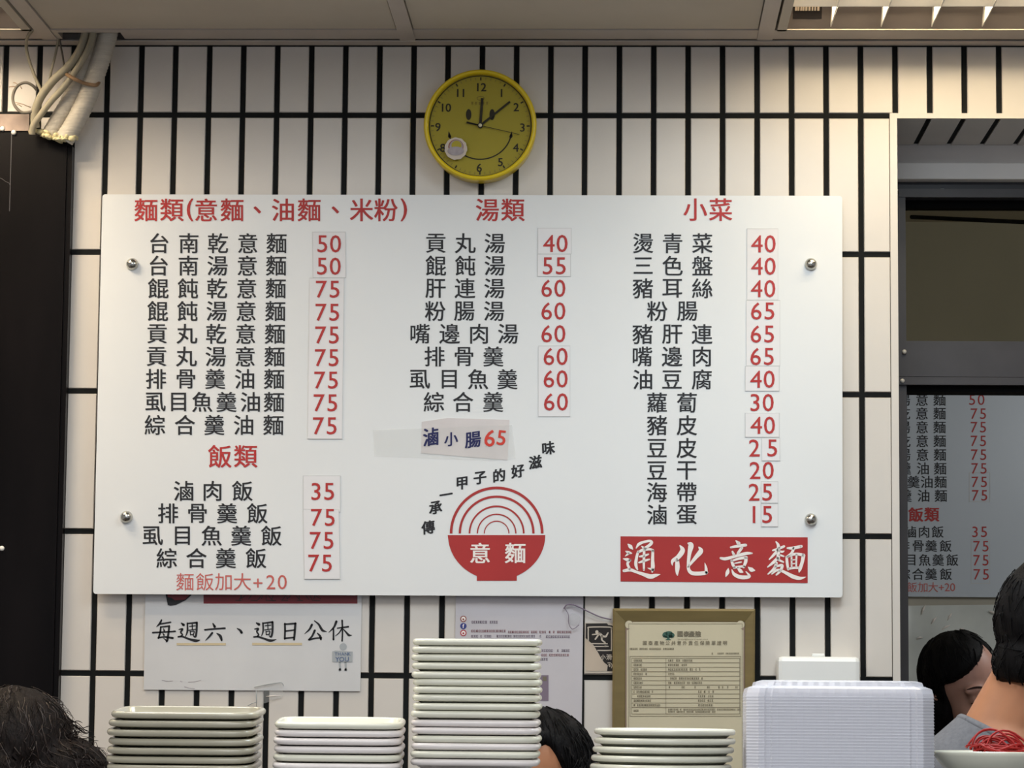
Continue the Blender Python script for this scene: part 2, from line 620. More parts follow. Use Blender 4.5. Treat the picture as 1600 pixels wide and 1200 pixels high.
Y2 = 3.30
bw = MB()
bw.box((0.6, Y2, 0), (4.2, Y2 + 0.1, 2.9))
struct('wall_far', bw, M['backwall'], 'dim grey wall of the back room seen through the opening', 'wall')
zc2 = at(1500, 347, Y2).z
bc = MB()
bc.box((0.6, WT + 0.11, zc2), (4.2, Y2, zc2 + 0.08))
struct('ceiling_far', bc, M['ceil'], 'dim ceiling of the back room', 'ceiling')
fl = MB()
fl.box((-2.2, -7.5, -0.06), (4.2, Y2 + 0.1, 0))
struct('floor', fl, M['floor'], 'floor of the shop', 'floor')
sw = MB()
sw.box((-2.3, -6.5, 0), (-2.2, 0.25, ZC + 0.3))
struct('wall_left', sw, M['plaster'], 'left side wall of the shop', 'wall')
sw = MB()
sw.box((4.2, -6.5, 0), (4.3, Y2, ZC + 0.3))
struct('wall_right', sw, M['plaster'], 'right side wall of the shop', 'wall')
sw = MB()
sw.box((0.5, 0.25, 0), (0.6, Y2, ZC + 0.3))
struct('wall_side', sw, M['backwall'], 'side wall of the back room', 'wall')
sw = MB()
sw.box((-2.2, GD, 0), (XL, WT, ZC + 0.3))
sw.box((XR, GD, 0), (4.2, WT, ZC + 0.3))
struct('wall_back_end', sw, M['plaster'], 'plain ends of the tiled wall', 'wall')

# --- ceiling: boards in a grid, hung 1 cm under dark gaps
tx = [at_z(66, 48, ZC).x, at_z(633, 50, ZC).x, at_z(1198, 48, ZC).x]
mod = (tx[2] - tx[0]) / 2
tw = 0.0265
ya, yb, yw = -0.107, -0.040, -0.034     # first cross bar between ya and yb, wall angle from yw to the wall
cl = MB()
gap = 0.0035
xs = [tx[0] - 2 * mod, tx[0] - mod] + tx + [tx[2] + mod, tx[2] + 2 * mod, tx[2] + 3 * mod]
ysq = [ya, ya - 0.62, ya - 1.24, ya - 1.86, ya - 2.48, ya - 3.1, ya - 3.72, ya - 4.34, ya - 4.96, ya - 5.58, ya - 6.2]
hole = (at_z(92, 55, ZC).x, at_z(190, 55, ZC).x)
for i in range(len(xs) - 1):
    for j in range(len(ysq) - 1):
        x0, x1 = xs[i] + tw / 2 + gap / 2, xs[i + 1] - tw / 2 - gap / 2
        y1, y0 = ysq[j] - gap, ysq[j + 1] + tw
        if j == 0 and (i == 1 or i == 4):
            continue                      # light fixtures sit in these cells
        cl.box((x0, y0, ZC + 0.003), (x1, y1, ZC + 0.02), 0)
cl.box((xs[0], -6.4, ZC + 0.13), (xs[-1], 0.0, ZC + 0.15), 1)
struct('ceiling', cl, [M['ceil'], M['dark']], 'suspended ceiling of beige boards', 'ceiling')
tb = MB()
for i, x in enumerate(xs):
    y1 = yw + 0.004 if i in (3,) else (ya + 0.0 if i < 2 else yb)
    tb.box((x - tw / 2, -6.4, ZC), (x + tw / 2, y1, ZC + 0.016))
for y in ysq[1:]:
    tb.box((xs[0], y - 0.001, ZC + 0.001), (xs[-1], y + tw - 0.003, ZC + 0.016))
tb.box((xs[0], ya + 0.002, ZC + 0.0015), (hole[0], yb, ZC + 0.016))
tb.box((hole[0], ya + 0.002, ZC + 0.0015), (hole[1], ya + 0.02, ZC + 0.016))
tb.box((hole[1], ya + 0.002, ZC + 0.0015), (xs[-1], yb, ZC + 0.016))
tb.box((xs[0], yw, ZC - 0.001), (XR + 0.2, -0.0015, ZC + 0.001))
tb.box((xs[0], -0.003, ZC - 0.001), (XR + 0.2, -0.0015, ZC + 0.02))
struct('trim_3', tb, M['tbar'], 'painted metal ceiling grid and wall angle', 'trim')

# ================================================================== LIGHT FIXTURES


def fixture(xa, xb, label, power, col, with_label=False, share=(1, 1, 1)):
    y1, y0 = ysq[0] - 0.006, ysq[1] + tw + 0.004
    root = thing('ceiling_light', ((xa + xb) / 2, (y0 + y1) / 2, ZC), label, 'ceiling light', 'louvred ceiling lights')
    h = 0.105
    mb = MB()
    lip = 0.010
    mb.box((xa, y0, ZC + h - 0.004), (xb, y1, ZC + h))
    mb.box((xa, y1 - 0.002, ZC), (xb, y1, ZC + h))
    mb.box((xa, y0, ZC), (xb, y0 + 0.002, ZC + h))
    mb.box((xa, y0, ZC), (xa + 0.002, y1, ZC + h))
    mb.box((xb - 0.002, y0, ZC), (xb, y1, ZC + h))
    mb.box((xa, y1 - lip, ZC - 0.002), (xb, y1, ZC))
    mb.box((xa, y0, ZC - 0.002), (xb, y0 + lip, ZC))
    mb.box((xa, y0, ZC - 0.002), (xa + 0.016, y1, ZC))
    mb.box((xb - 0.016, y0, ZC - 0.002), (xb, y1, ZC))
    obj('housing', mb, M['fixture'], root)
    # sloping side reflectors facing the room
    rf = MB()
    rf.add([(xa + .016, y1 - lip, ZC), (xb - .016, y1 - lip, ZC), (xb - .016, y1 - 0.055, ZC + 0.06), (xa + .016, y1 - 0.055, ZC + 0.06)], [(0, 1, 2, 3)])
    obj('reflector', rf, M['reflectdark'], root, recalc=False)
    rf = MB()
    rf.add([(xa + .016, y0 + lip, ZC), (xb - .016, y0 + lip, ZC), (xb - .016, y0 + 0.055, ZC + 0.06), (xa + .016, y0 + 0.055, ZC + 0.06)], [(3, 2, 1, 0)])
    obj('reflector', rf, M['reflectdark'], root, recalc=False)
    # long V louvres
    L = y1 - y0
    for yv in (y1 - .151, y1 - .302, y1 - .453):
        lv = MB()
        lv.hexa([(xa + .016, yv - .002, ZC + .004), (xb - .016, yv - .002, ZC + .004), (xb - .016, yv + .002, ZC + .004), (xa + .016, yv + .002, ZC + .004),
                 (xa + .016, yv - .022, ZC + .05), (xb - .016, yv - .022, ZC + .05), (xb - .016, yv + .022, ZC + .05), (xa + .016, yv + .022, ZC + .05)])
        obj('louvre', lv, M['reflector'], root)
    bl = MB()
    n = int((xb - xa) / 0.0845)
    for k in range(1, n + 1):
        x = xa + 0.005 + k * 0.0845
        if x > xb - 0.03:
            break
        bl.hexa([(x - .0008, y0 + lip, ZC + .003), (x + .0008, y0 + lip, ZC + .003), (x + .0008, y1 - lip - .001, ZC + .003), (x - .0008, y1 - lip - .001, ZC + .003),
                 (x - .0008, y0 + .03, ZC + .04), (x + .013, y0 + .03, ZC + .04), (x + .013, y1 - .04, ZC + .04), (x - .0008, y1 - .04, ZC + .04)])
    obj('cross_blade', bl, M['reflector'], root)
    for yt in (y1 - .077, y1 - .228, y1 - .379, y1 - .52):
        tbm = MB()
        tbm.tube([(xa + .02, yt, ZC + .078), (xb - .02, yt, ZC + .078)], 0.0085, 12)
        obj('fluorescent_tube', tbm, M['tube'], root)
    if with_label:
        lb = MB()
        yv = y1 - lip - 0.012
        q0, q1 = at_z(1240, 34, ZC + 0.004), at_z(1284, 14, ZC + 0.03)
        x0, x1 = q0.x, q1.x

        def on(x, t):                      # a point on the sloping reflector, just under it
            return V((x, y1 - lip - 0.045 * t - 0.0008, ZC + 0.06 * t - 0.0008))
        lb.add([on(x0, .25), on(x1, .25), on(x1, .95), on(x0, .95)], [(0, 1, 2, 3)], 0)
        r = random.Random(3)
        for row, t in ((0, .8), (1, .5)):
            x = x0 + 0.003
            while x < x1 - 0.006:
                wd = r.uniform(.002, .004)
                lb.add([on(x, t - .05) - V((0, .0006, .0004)), on(x + wd, t - .05) - V((0, .0006, .0004)), on(x + wd, t + .08) - V((0, .0006, .0004)), on(x, t + .08) - V((0, .0006, .0004))], [(0, 1, 2, 3)], 1)
                x += wd + r.uniform(.0006, .002)
        lo = obj('maker_label', lb, [M['labelblack'], M['seal']], root, recalc=False)
        lo['label'] = 'small black label with pale worn print'
    for yt, sh_ in zip((y1 - .085, y1 - .236, y1 - .387), share):
        area('fluorescent_lamp', ((xa + xb) / 2, yt, ZC + 0.024), xb - xa - .06, .05, power * sh_, col)
    return root


fixture(tx[2] + tw / 2 + 0.004, tx[2] + mod - tw / 2, 'louvred fluorescent ceiling light at the right above the window opening', 4.1, (1.0, 0.82, 0.54), True, (.55, .25, .2))
fixture(tx[0] - mod + tw / 2, tx[0] - tw / 2 - 0.004, 'louvred ceiling light at the left corner above the cable bundle', 14, (1.0, 0.84, 0.62), False, (.2, .38, .42))

# ================================================================== WINDOW
YW = 0.262
win = thing('window_1', (at(1500, 900, YW).x, YW, 0.85), 'black aluminium window in the opening, smoked pane above, open hatch below', 'window')
win['kind'] = 'structure'
wx0, wx1 = at(1395, 400, YW).x, XR + 0.1


def zpx(py, px=1500, Y=YW):
    return at(px, py, Y).z


def xpx(px, py=500, Y=YW):
    return at(px, py, Y).x


mb = MB()
mb.box((wx0, YW, zpx(297)), (wx1, YW + .05, zpx(283)))
obj('head_rail', mb, M['blackmetal'], win)
mb = MB()
mb.box((wx0 + .01, YW - .012, zpx(310)), (wx1, YW + .04, zpx(297)))
obj('sash_rail', mb, M['rail'], win)
mb = MB()
mb.box((wx0, YW - .01, 0.85), (xpx(1415), YW + .05, zpx(305)))
obj('stile', mb, M['rail'], win)
mb = MB()
mb.box((wx0, YW + .0, zpx(545)), (wx1, YW + .05, zpx(533)))
mb.box((wx0, YW - .006, zpx(549)), (wx1, YW + .05, zpx(541)))
mb.box((wx0, YW - .014, zpx(590)), (wx1, YW + .05, zpx(549)))
mb.box((wx0, YW - .018, zpx(603)), (wx1, YW + .05, zpx(591)))
obj('middle_rail', mb, M['rail'], win)
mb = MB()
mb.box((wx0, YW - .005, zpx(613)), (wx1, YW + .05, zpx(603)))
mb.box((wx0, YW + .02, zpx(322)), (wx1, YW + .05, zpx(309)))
obj('gap_shade', mb, M['dark'], win)  # black bars fill the frame gaps, shade put into their colour
mb = MB()
mb.box((xpx(1405), YW + .02, .85), (xpx(1420, 800), YW + .05, zpx(605)))
obj('stile', mb, M['blackmetal'], win)
mb = MB()
mb.box((wx0, YW - .012, 0.80), (wx1, YW + .05, 0.85))
obj('sill_rail', mb, M['rail'], win)
mb = MB()
mb.box((xpx(1414), YW + .030, zpx(536)), (wx1, YW + .034, zpx(318)))
g = obj('smoked_pane', mb, M['tint'], win)
g['label'] = 'dark smoked glass pane'
for px, py in ((1413, 549.5), (1410, 595)):
    mb = MB()
    c = at(px, py, YW - .019)
    mb.lathe([(.0001, .0042), (.0028, .0035), (.004, .001), (.004, -.006)], 12, 'y', c)
    obj('screw', mb, M['whitescrew'], win)
mb = MB()
for i in range(5):
    x = at(1402 + i * 2.2, 302, YW).x
    mb.ellipsoid(at(1404 + i * 13 * random.random() * 3, 297 + random.uniform(-1, 1), YW - .001), (.006, .002, .0015), None, 8, 6)
obj('paint_fleck', mb, M['whitescrew'], win)
apron = MB()
apron.box((OX0 - .02, GD, 0), (XR, WT, 0.80))
struct('wall_below', apron, M['plaster'], 'low wall under the window opening', 'wall')

# ================================================================== MENU BOARD
YB = -0.020
TH = 0.004
BL = [(160, 303.5), (1316, 306), (1316.5, 933.5), (145.5, 928)]
bc_ = at(735, 930, YB)
board = thing('menu_board', (bc_.x, YB, bc_.z), 'large white menu board with red and black dish names below the clock', 'menu board')
mb = MB()
q = [at(x, y, YB) for x, y in BL]


def rounded(q, r, n=5):
    out = []
    for i in range(4):
        p, a, b = q[i], q[i - 1], q[(i + 1) % 4]
        u, v_ = (a - p).normalized(), (b - p).normalized()
        for k in range(n + 1):
            t = k / n
            out.append(p + u * r * (1 - t) ** 2 + v_ * r * t ** 2)
    return out


mb.quadslab(rounded(q, 0.006), TH)
obj('panel', mb, M['board'], board)
for px, py in ((207, 413), (198, 808), (1267, 413), (1267, 812)):
    mb = MB()
    c = at(px, py, YB)
    mb.lathe([(.0001, .0125), (.004, .0120), (.0075, .0098), (.0098, .006), (.0105, .002), (.0105, -.0)], 28, 'y', c)
    s = obj('screw', mb, M['steel'], board)
    s['label'] = 'round steel fixing cap'
# stand-off barrels from the wall to the panel, behind each cap
for px, py in ((207, 413), (198, 808), (1267, 413), (1267, 812)):
    mb = MB()
    c = at(px, py, YB)
    mb.lathe([(.006, -TH), (.006, -.0195)], 14, 'y', c)
    obj('standoff', mb, M['steel'], board)

YT = YB - 0.0006


def rowxs(i, n_rows=9):
    t = i / (n_rows - 1)
    return [a + (b - a) * t for a, b in zip((249, 295, 340.5, 387, 432), (242, 289, 335, 380.5, 427))]


SZ = 33.5
blk = MB()
left = ['台南乾意麵', '台南湯意麵', '餛飩乾意麵', '餛飩湯意麵', '貢丸乾意麵', '貢丸湯意麵', '排骨羹油麵', '虱目魚羹油麵', '綜合羹油麵']
ly = [380, 415, 450.5, 486, 521.5, 557, 592, 628, 664]
for i, t in enumerate(left):
    xs_ = [243, 279, 316, 354, 391, 428] if len(t) == 6 else rowxs(i)
    letters(blk, t, xs_, ly[i], SZ, YT, 0, bold=.011)
for t, xs_, y in (('滷肉飯', (286.7, 332, 378.7), 767), ('排骨羹飯', (262.7, 308.5, 355, 402), 802),
                  ('虱目魚羹飯', (238.7, 285, 330.7, 377, 424), 837), ('綜合羹飯', (260.5, 307, 353, 400), 872)):
    letters(blk, t, xs_, y, SZ, YT, 0, bold=.011)
for t, xs_, y in (('貢丸湯', (681, 727, 773), 380), ('餛飩湯', (681, 727, 773), 415), ('肝連湯', (680.5, 726.5, 772.5), 450.5), ('粉腸湯', (680, 725.5, 772), 486),
                  ('嘴邊肉湯', (656.6, 702.5, 748.5, 794), 521.5), ('排骨羹', (679, 725, 771), 557), ('虱目魚羹', (656, 702, 747, 793), 592.5), ('綜合羹', (678, 723.5, 770.7), 628)):
    letters(blk, t, xs_, y, SZ, YT, 0, bold=.011)
for t, xs_, y in (('燙青菜', (1005, 1051, 1097.5), 380), ('三色盤', (1005, 1051, 1097.5), 415), ('豬耳絲', (1004.5, 1050.5, 1097.3), 450.5), ('粉腸', (1027, 1074), 486),
                  ('豬肝連', (1004, 1050.5, 1097), 522), ('嘴邊肉', (1004, 1050.2, 1096.8), 557), ('油豆腐', (1004, 1050, 1096.5), 593), ('蘿蔔', (1026.7, 1073.3), 629),
                  ('豬皮', (1026.7, 1073.3), 664.5), ('豆皮', (1026.5, 1073), 700), ('豆干', (1026.5, 1073), 735), ('海帶', (1026.5, 1073), 769), ('滷蛋', (1026.3, 1073), 804)):
    letters(blk, t, xs_, y, SZ, YT, 0, bold=.011)
o_ = obj('dish_lettering', blk, M['ink'], board, recalc=False)
o_['label'] = 'black printed dish names'
def heading(*a, **k):
    mb = MB()
    letters(mb, *a, **k)
    obj('heading_lettering', mb, M['red'], board, recalc=False)


heading('麵類(意麵、油麵、米粉)', (228, 268.6, 297, 322, 362.5, 402, 442, 483, 524, 565, 603, 631), 328, 38, YT, 0, bold=.013)
heading('湯類', (761.5, 801.5), 328, 38, YT, 0, bold=.013)
heading('小菜', (1086.5, 1126), 327.5, 38, YT, 0, bold=.013)
heading('飯類', (343.5, 384), 713, 38, YT, 0, bold=.013)
th = MB()
letters(th, '麵飯加大', (289, 320, 349, 378.7), 909, 29.5, YT, 0)
letter(th, '+', 403, 911, 30, YT)
letter(th, '2', 423, 909.5, 32, YT)
letter(th, '0', 441, 909.5, 32, YT)
o_ = obj('extra_portion_lettering', th, M['redthin'], board, recalc=False)
o_['label'] = 'thin red line on large portions'

# price stickers and numerals
st = [(488, 362, 540, 434, -.2), (483, 434, 537, 686, .6), (473.5, 743, 532, 800, 0), (474, 795, 530, 905, -.4),
      (840, 356, 893, 397, 0), (839.5, 397, 892, 432, 0), (841, 540, 891, 651, 0), (1167, 357, 1216, 469, 0), (1166, 469, 1219, 572, 0), (1164, 572, 1218, 611, 0),
      (1164, 645, 1218, 683, 0), (1190, 684, 1219, 720, 0), (1189, 752, 1216, 786, 0), (1189, 787, 1216, 823, 0)]
stickers = []
for k, (x0, y0, x1, y1, dx) in enumerate(st):
    sm = MB()
    Ys = YB - 0.0010 - (0.0004 if k in (1, 3) else 0)
    qq = [at(x, y, Ys) for x, y in ((x0 + dx, y0), (x1 + dx, y0), (x1 - dx * 4, y1), (x0 - dx * 4, y1))]
    sm.quadslab(qq, YB - Ys - 0.0001, 0, 1)
    e = Ys - 0.0001
    for a, b in ((0, 1), (1, 2), (2, 3), (3, 0)):       # thin shadow along the cut edge, painted faintly darker
        pa, pb = qq[a], qq[b]
        cen = (qq[0] + qq[2]) / 2
        ia, ib = pa + (cen - pa).normalized() * .0012, pb + (cen - pb).normalized() * .0012
        sm.add([V((p.x, e, p.z)) for p in (pa, pb, ib, ia)], [(0, 1, 2, 3)], 1)
    stickers.append((obj('price_sticker', sm, [M['sticker'], M['stickershade']], board, recalc=False), Ys, (x0, y0, x1, y1)))
prices = []
for x, y, t in ((514, 381, '50'), (513.5, 416, '50'), (512.5, 452, '75'), (512, 488, '75'), (511.5, 523.5, '75'), (511, 559, '75'), (510, 594, '75'), (509, 629.5, '75'), (508, 665.5, '75'),
                (504, 768, '35'), (505, 808.5, '75'), (503, 844.5, '75'), (500.5, 880, '75'),
                (868, 380.5, '40'), (866, 415.5, '55'), (864.5, 450.5, '60'), (864.5, 486, '60'), (864.5, 521.5, '60'), (868, 557, '60'), (868, 592, '60'), (868.5, 628, '60'),
                (1193, 381, '40'), (1193, 416, '40'), (1192.5, 451, '40'), (1192, 486, '65'), (1191.5, 522, '65'), (1191, 557, '65'), (1191.5, 592.5, '40'), (1190, 629, '30'), (1192, 664.5, '40'),
                (1192.7, 700, '2 5'), (1190, 735, '20'), (1188.5, 769, '25'), (1188.5, 804, '15')):
    d = 10.3 if t != '2 5' else 14
    prices.append((x - d, y, t[0]))
    prices.append((x + d, y, t[-1]))
groups = {}
for x, y, ch in prices:
    best = None
    for k, (s, Ys, (x0, y0, x1, y1)) in enumerate(stickers):
        if x0 - 3 <= x <= x1 + 3 and y0 <= y <= y1:
            best = k
    groups.setdefault(best if best is not None else ('plain', x // 200, y // 160), []).append((x, y, ch))
for k, lst in groups.items():
    k = None if isinstance(k, tuple) else k
    nm = MB()
    Yn = (stickers[k][1] if k is not None else YB) - 0.0006
    for x, y, ch in lst:
        letter(nm, ch, x, y, 38.5, Yn, 0, bold=.004, sx=1.0)
    obj('price_numeral', nm, M['red'], stickers[k][0] if k is not None else board, recalc=False)

# handwritten sticker under clear tape
q = [(659, 659), (700, 653), (796, 656), (795, 682), (793, 719), (658, 708)]
sm = MB()
sm.quadslab([at(x, y, YB - .0009) for x, y in q], .0008)
hs = obj('handwritten_sticker', sm, M['slip'], board, recalc=False)
hs['label'] = 'paper slip with a handwritten extra dish'
nm = MB()
for ch, x, y, sz, sx in (('滷', 673, 682.5, 30, .85), ('小', 705, 686, 23, .95), ('腸', 739, 687, 27, .95)):
    letter(nm, ch, x, y, sz, YB - .0017, 0, bold=.022, shear=.14, sx=sx)
letter(nm, '6', 765.5, 684.5, 37, YB - .0017, 1, bold=.012, rot=-.12)
letter(nm, '5', 783.5, 684, 33, YB - .0017, 1, bold=.012, rot=-.12)
obj('handwriting', nm, [M['navy'], M['redmark']], hs, recalc=False)
sm = MB()
sm.quadslab([at(x, y, YB - .0012) for x, y in ((583, 672), (800, 664), (806, 716), (770, 720), (585, 713))], .0002)
tp = obj('clear_tape', sm, M['tape'], board, recalc=False)
tp['label'] = 'wrinkled clear tape'

# bowl emblem
lg = MB()
for r, t in ((73.3, 4.2), (59.3, 3.6), (43.7, 2.7), (31, 2.0), (20, 1.6)):
    disc(lg, 776, 833.5, r, YT, 0, 40, r - t, 0, math.pi)
bowl = [(699.5, 836), (852, 836)] + [(776 + 76 * math.cos(a), 836 + 70 * math.sin(a)) for a in [math.pi * k / 40 for k in range(1, 15)]] + [(807.5, 900), (807.5, 907.5), (745, 907.5), (745, 900)] + \
       [(776 + 76 * math.cos(a), 836 + 70 * math.sin(a)) for a in [math.pi * k / 40 for k in range(26, 40)]]
lg.add([at(x, y, YT) for x, y in bowl], [tuple(range(len(bowl)))], 0)
em = obj('bowl_emblem', lg, M['banner'], board, recalc=False)
em['label'] = 'red noodle bowl emblem with arches'
for ch, x in (('意', 750), ('麵', 805)):
    lt = MB()
    letter(lt, ch, x, 864, 34, YT - .0005, 0, bold=.016)
    obj('emblem_lettering', lt, M['white'], em, recalc=False)
sl = MB()
for ch, x, y, r in (('傳', 669, 824, .1), ('承', 680.5, 793, .1), ('一', 697, 772.5, .05), ('甲', 722, 755, .0), ('子', 750, 746.5, .0), ('的', 780, 742.5, .05), ('好', 809, 736, .1), ('滋', 836.5, 722, .12), ('味', 857, 700, .12)):
    letter(sl, ch, x, y, 22, YT, 0, bold=.032, rot=r * .4, shear=.14, sx=.95)
o_ = obj('slogan_lettering', sl, M['ink'], board, recalc=False)
o_['label'] = 'arc of small black brush characters'

# red name banner with brush lettering
bn = MB()
bn.quadslab([at(x, y, YB - .0006) for x, y in ((969.5, 838), (1262, 839.5), (1262, 911), (969.5, 908.5))], .0005)
ban = obj('name_banner', bn, M['banner'], board, recalc=False)
ban['label'] = 'red strip with white brush characters'
O1, O2 = (960, 830), (1110, 830)
B1 = [[(215, 205, 20), (250, 240, 58), (285, 280, 20)], [(180, 315, 20), (225, 335, 48), (270, 345, 18)], [(225, 345, 40), (170, 390, 12)],
      [(140, 430, 15), (200, 445, 52), (245, 455, 34)], [(240, 455, 42), (205, 510, 40), (240, 590, 42)],
      [(150, 618, 46), (250, 605, 52), (350, 640, 42), (450, 672, 55), (560, 708, 72), (640, 692, 52), (715, 674, 8)],
      [(340, 265, 15), (380, 205, 45), (450, 172, 40), (550, 152, 36), (580, 178, 50), (540, 225, 46), (470, 265, 40)], [(430, 240, 25), (500, 285, 48)],
      [(370, 320, 36), (345, 420, 44), (335, 520, 50), (360, 600, 25)], [(370, 330, 32), (450, 292, 46), (560, 282, 36), (600, 310, 46)],
      [(600, 300, 42), (597, 450, 50), (600, 560, 60), (590, 640, 20)], [(600, 600, 50), (520, 575, 10)],
      [(465, 290, 40), (460, 450, 40), (460, 605, 30)], [(395, 395, 26), (460, 385, 40), (530, 360, 26)], [(385, 490, 26), (460, 465, 40), (545, 440, 26)],
      [(1025, 225, 20), (1065, 300, 75), (1000, 400, 72), (910, 465, 52), (905, 530, 15)], [(980, 450, 55), (985, 550, 72), (980, 640, 50), (985, 690, 15)],
      [(1155, 190, 30), (1195, 220, 85), (1172, 350, 60), (1155, 500, 48), (1162, 600, 52), (1215, 655, 60), (1320, 662, 62), (1400, 655, 62), (1445, 645, 40)],
      [(1435, 650, 50), (1430, 570, 40), (1412, 495, 8)], [(1320, 250, 20), (1350, 310, 75), (1270, 410, 58), (1190, 510, 38), (1150, 560, 20)]]
B2 = [[(400, 150, 20), (440, 190, 62)], [(320, 252, 30), (430, 232, 46), (550, 217, 46)], [(345, 320, 30), (370, 372, 44)], [(490, 260, 45), (430, 345, 42)],
      [(160, 420, 34), (240, 430, 50), (400, 388, 44), (560, 348, 50), (650, 345, 24)], [(330, 460, 35), (350, 520, 46), (375, 570, 38)],
      [(340, 462, 30), (450, 427, 40), (560, 412, 50)], [(555, 412, 50), (550, 480, 52), (520, 560, 40)], [(380, 502, 20), (480, 482, 26)],
      [(370, 567, 42), (450, 556, 36), (530, 546, 36)], [(280, 580, 10), (268, 640, 58), (240, 710, 15)],
      [(335, 600, 15), (370, 670, 50), (450, 712, 60), (540, 722, 60), (610, 702, 44), (555, 630, 14)], [(425, 570, 25), (470, 620, 58), (505, 640, 20)], [(590, 560, 10), (640, 600, 68), (690, 612, 20)],
      [(1025, 165, 20), (1060, 220, 46), (1060, 300, 52), (1060, 430, 52)], [(975, 300, 26), (1060, 275, 42), (1150, 237, 36)],
      [(1050, 300, 40), (990, 370, 42), (920, 440, 20)], [(1075, 310, 30), (1120, 322, 34), (1150, 310, 18)], [(1080, 370, 30), (1145, 392, 26)],
      [(1050, 420, 46), (980, 490, 46), (895, 560, 20)], [(1070, 450, 36), (1140, 482, 26)], [(1030, 500, 46), (1000, 580, 46), (900, 670, 20)],
      [(1000, 560, 30), (1120, 532, 42), (1090, 620, 42), (1030, 682, 26)], [(960, 668, 20), (1040, 610, 40), (1120, 622, 42), (1200, 662, 50), (1300, 712, 64), (1400, 735, 50), (1490, 715, 10)],
      [(1205, 265, 30), (1300, 262, 50), (1420, 237, 46)], [(1300, 270, 46), (1270, 340, 40), (1210, 390, 36)], [(1190, 400, 36), (1200, 500, 44), (1215, 600, 30)],
      [(1200, 402, 30), (1320, 357, 42), (1450, 372, 46)], [(1455, 376, 56), (1435, 480, 52), (1400, 590, 50), (1385, 640, 15)], [(1220, 587, 36), (1310, 572, 36), (1390, 572, 36)],
      [(1268, 400, 28), (1270, 560, 26)], [(1345, 370, 30), (1340, 560, 28)], [(1270, 452, 18), (1340, 442, 18)], [(1270, 512, 18), (1340, 502, 18)]]
br = MB()
for s_ in B1:
    brush(br, s_, YB - .0012, O1, 10.0)
for s_ in B2:
    brush(br, s_, YB - .0012, O2, 10.0)
obj('brush_lettering', br, M['white'], ban, recalc=False)

# ================================================================== SECOND BOARD, BACK ROOM
YB2 = Y2 - 0.02
b2c = at(1500, 932, YB2)
b2 = thing('menu_board', (b2c.x, YB2, b2c.z), 'second white menu board on the far wall, seen through the lower opening', 'menu board')
mb = MB()
mb.quadslab(rounded([at(1392, 556, YB2), at(2085, 560, YB2), at(2087, 937, YB2), at(1388, 932, YB2)], .006), .018)
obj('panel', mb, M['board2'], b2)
YT2 = YB2 - .001
bk = MB()
r2 = [('台南湯意麵', (1358, 1386, 1412.5, 1440.5, 1468), 624.5), ('餛飩乾意麵', (1358, 1386, 1412.5, 1440.5, 1468), 646), ('餛飩湯意麵', (1358, 1386, 1412.5, 1440.8, 1468), 667.5),
      ('貢丸乾意麵', (1358, 1386, 1413, 1441, 1468.3), 689), ('貢丸湯意麵', (1358, 1386, 1413, 1441.3, 1468.6), 710.5), ('排骨羹油麵', (1358, 1386, 1414, 1442, 1469), 732),
      ('虱目魚羹油麵', (1364, 1385, 1406, 1427.5, 1448, 1469.5), 753), ('綜合羹油麵', (1358, 1387, 1415, 1443, 1470), 774.5)]
for t, xs_, y in r2:
    for ch, x in zip(t, xs_):
        if x > 1396:
            letter(bk, ch, x, y, 20.5, YT2, 0, bold=.011)
obj('dish_lettering', bk, M['ink'], b2, recalc=False)
bk = MB()
for t, xs_, y in (('滷肉飯', (1422.5, 1444, 1465), 831), ('排骨羹飯', (1412, 1434.7, 1455, 1477.5), 853), ('目魚羹飯', (1423.5, 1445, 1466, 1488), 875), ('綜合羹飯', (1413, 1434.5, 1455, 1478), 897)):
    letters(bk, t, xs_, y, 19.5, YT2, 0, bold=.011)
obj('dish_lettering', bk, M['ink'], b2, recalc=False)
rd = MB()
letters(rd, '飯類', (1431, 1456), 804, 23.5, YT2, 0, bold=.03)
obj('heading_lettering', rd, M['red'], b2, recalc=False)
rd = MB()
letters(rd, '飯加大', (1425, 1441.7, 1458), 917.5, 17, YT2, 0)
letter(rd, '+', 1471, 918, 17, YT2)
letter(rd, '2', 1480, 917.5, 18, YT2)
letter(rd, '0', 1488.5, 917.5, 18, YT2)
obj('extra_portion_lettering', rd, M['redthin'], b2, recalc=False)
rd, rd2 = MB(), MB()
for x, y, t in ((1526, 624.5, '50'), (1529, 646.5, '75'), (1529, 667.5, '75'), (1529, 689, '75'), (1529.5, 710.5, '75'), (1530, 732, '75'), (1530.5, 753, '75'), (1531, 774, '75'),
                (1530.5, 831, '35'), (1533, 853.5, '75'), (1533, 875.5, '75'), (1533.5, 897.5, '75')):
    letter(rd if y < 800 else rd2, t[0], x - 7, y, 24, YT2)
    letter(rd if y < 800 else rd2, t[1], x + 7, y, 24, YT2)
obj('price_numeral', rd, M['red'], b2, recalc=False)
obj('price_numeral', rd2, M['red'], b2, recalc=False)
sm = MB()
for x0, y0, x1, y1 in ((1514, 738, 1547, 784), (1517, 843, 1547, 912)):
    sm = MB()
    outline(sm, x0, y0, x1, y1, .7, YT2 + .0004)
    obj('sticker_outline', sm, M['stickershade'], b2, recalc=False)
# thin dark bar at the top of the back room
mb = MB()
a, b = at_z(1424, 338, zc2 - .02), at_z(1605, 347, zc2 - .02)
a, b = at(1424, 339, 2.6), at(1640, 349, 2.2)
mb.tube([a, a + (b - a) * .5, b], .0055, 8)
tag(obj('conduit', mb, M['dark']), 'thin dark conduit under the back room ceiling behind smoked glass', 'conduit')
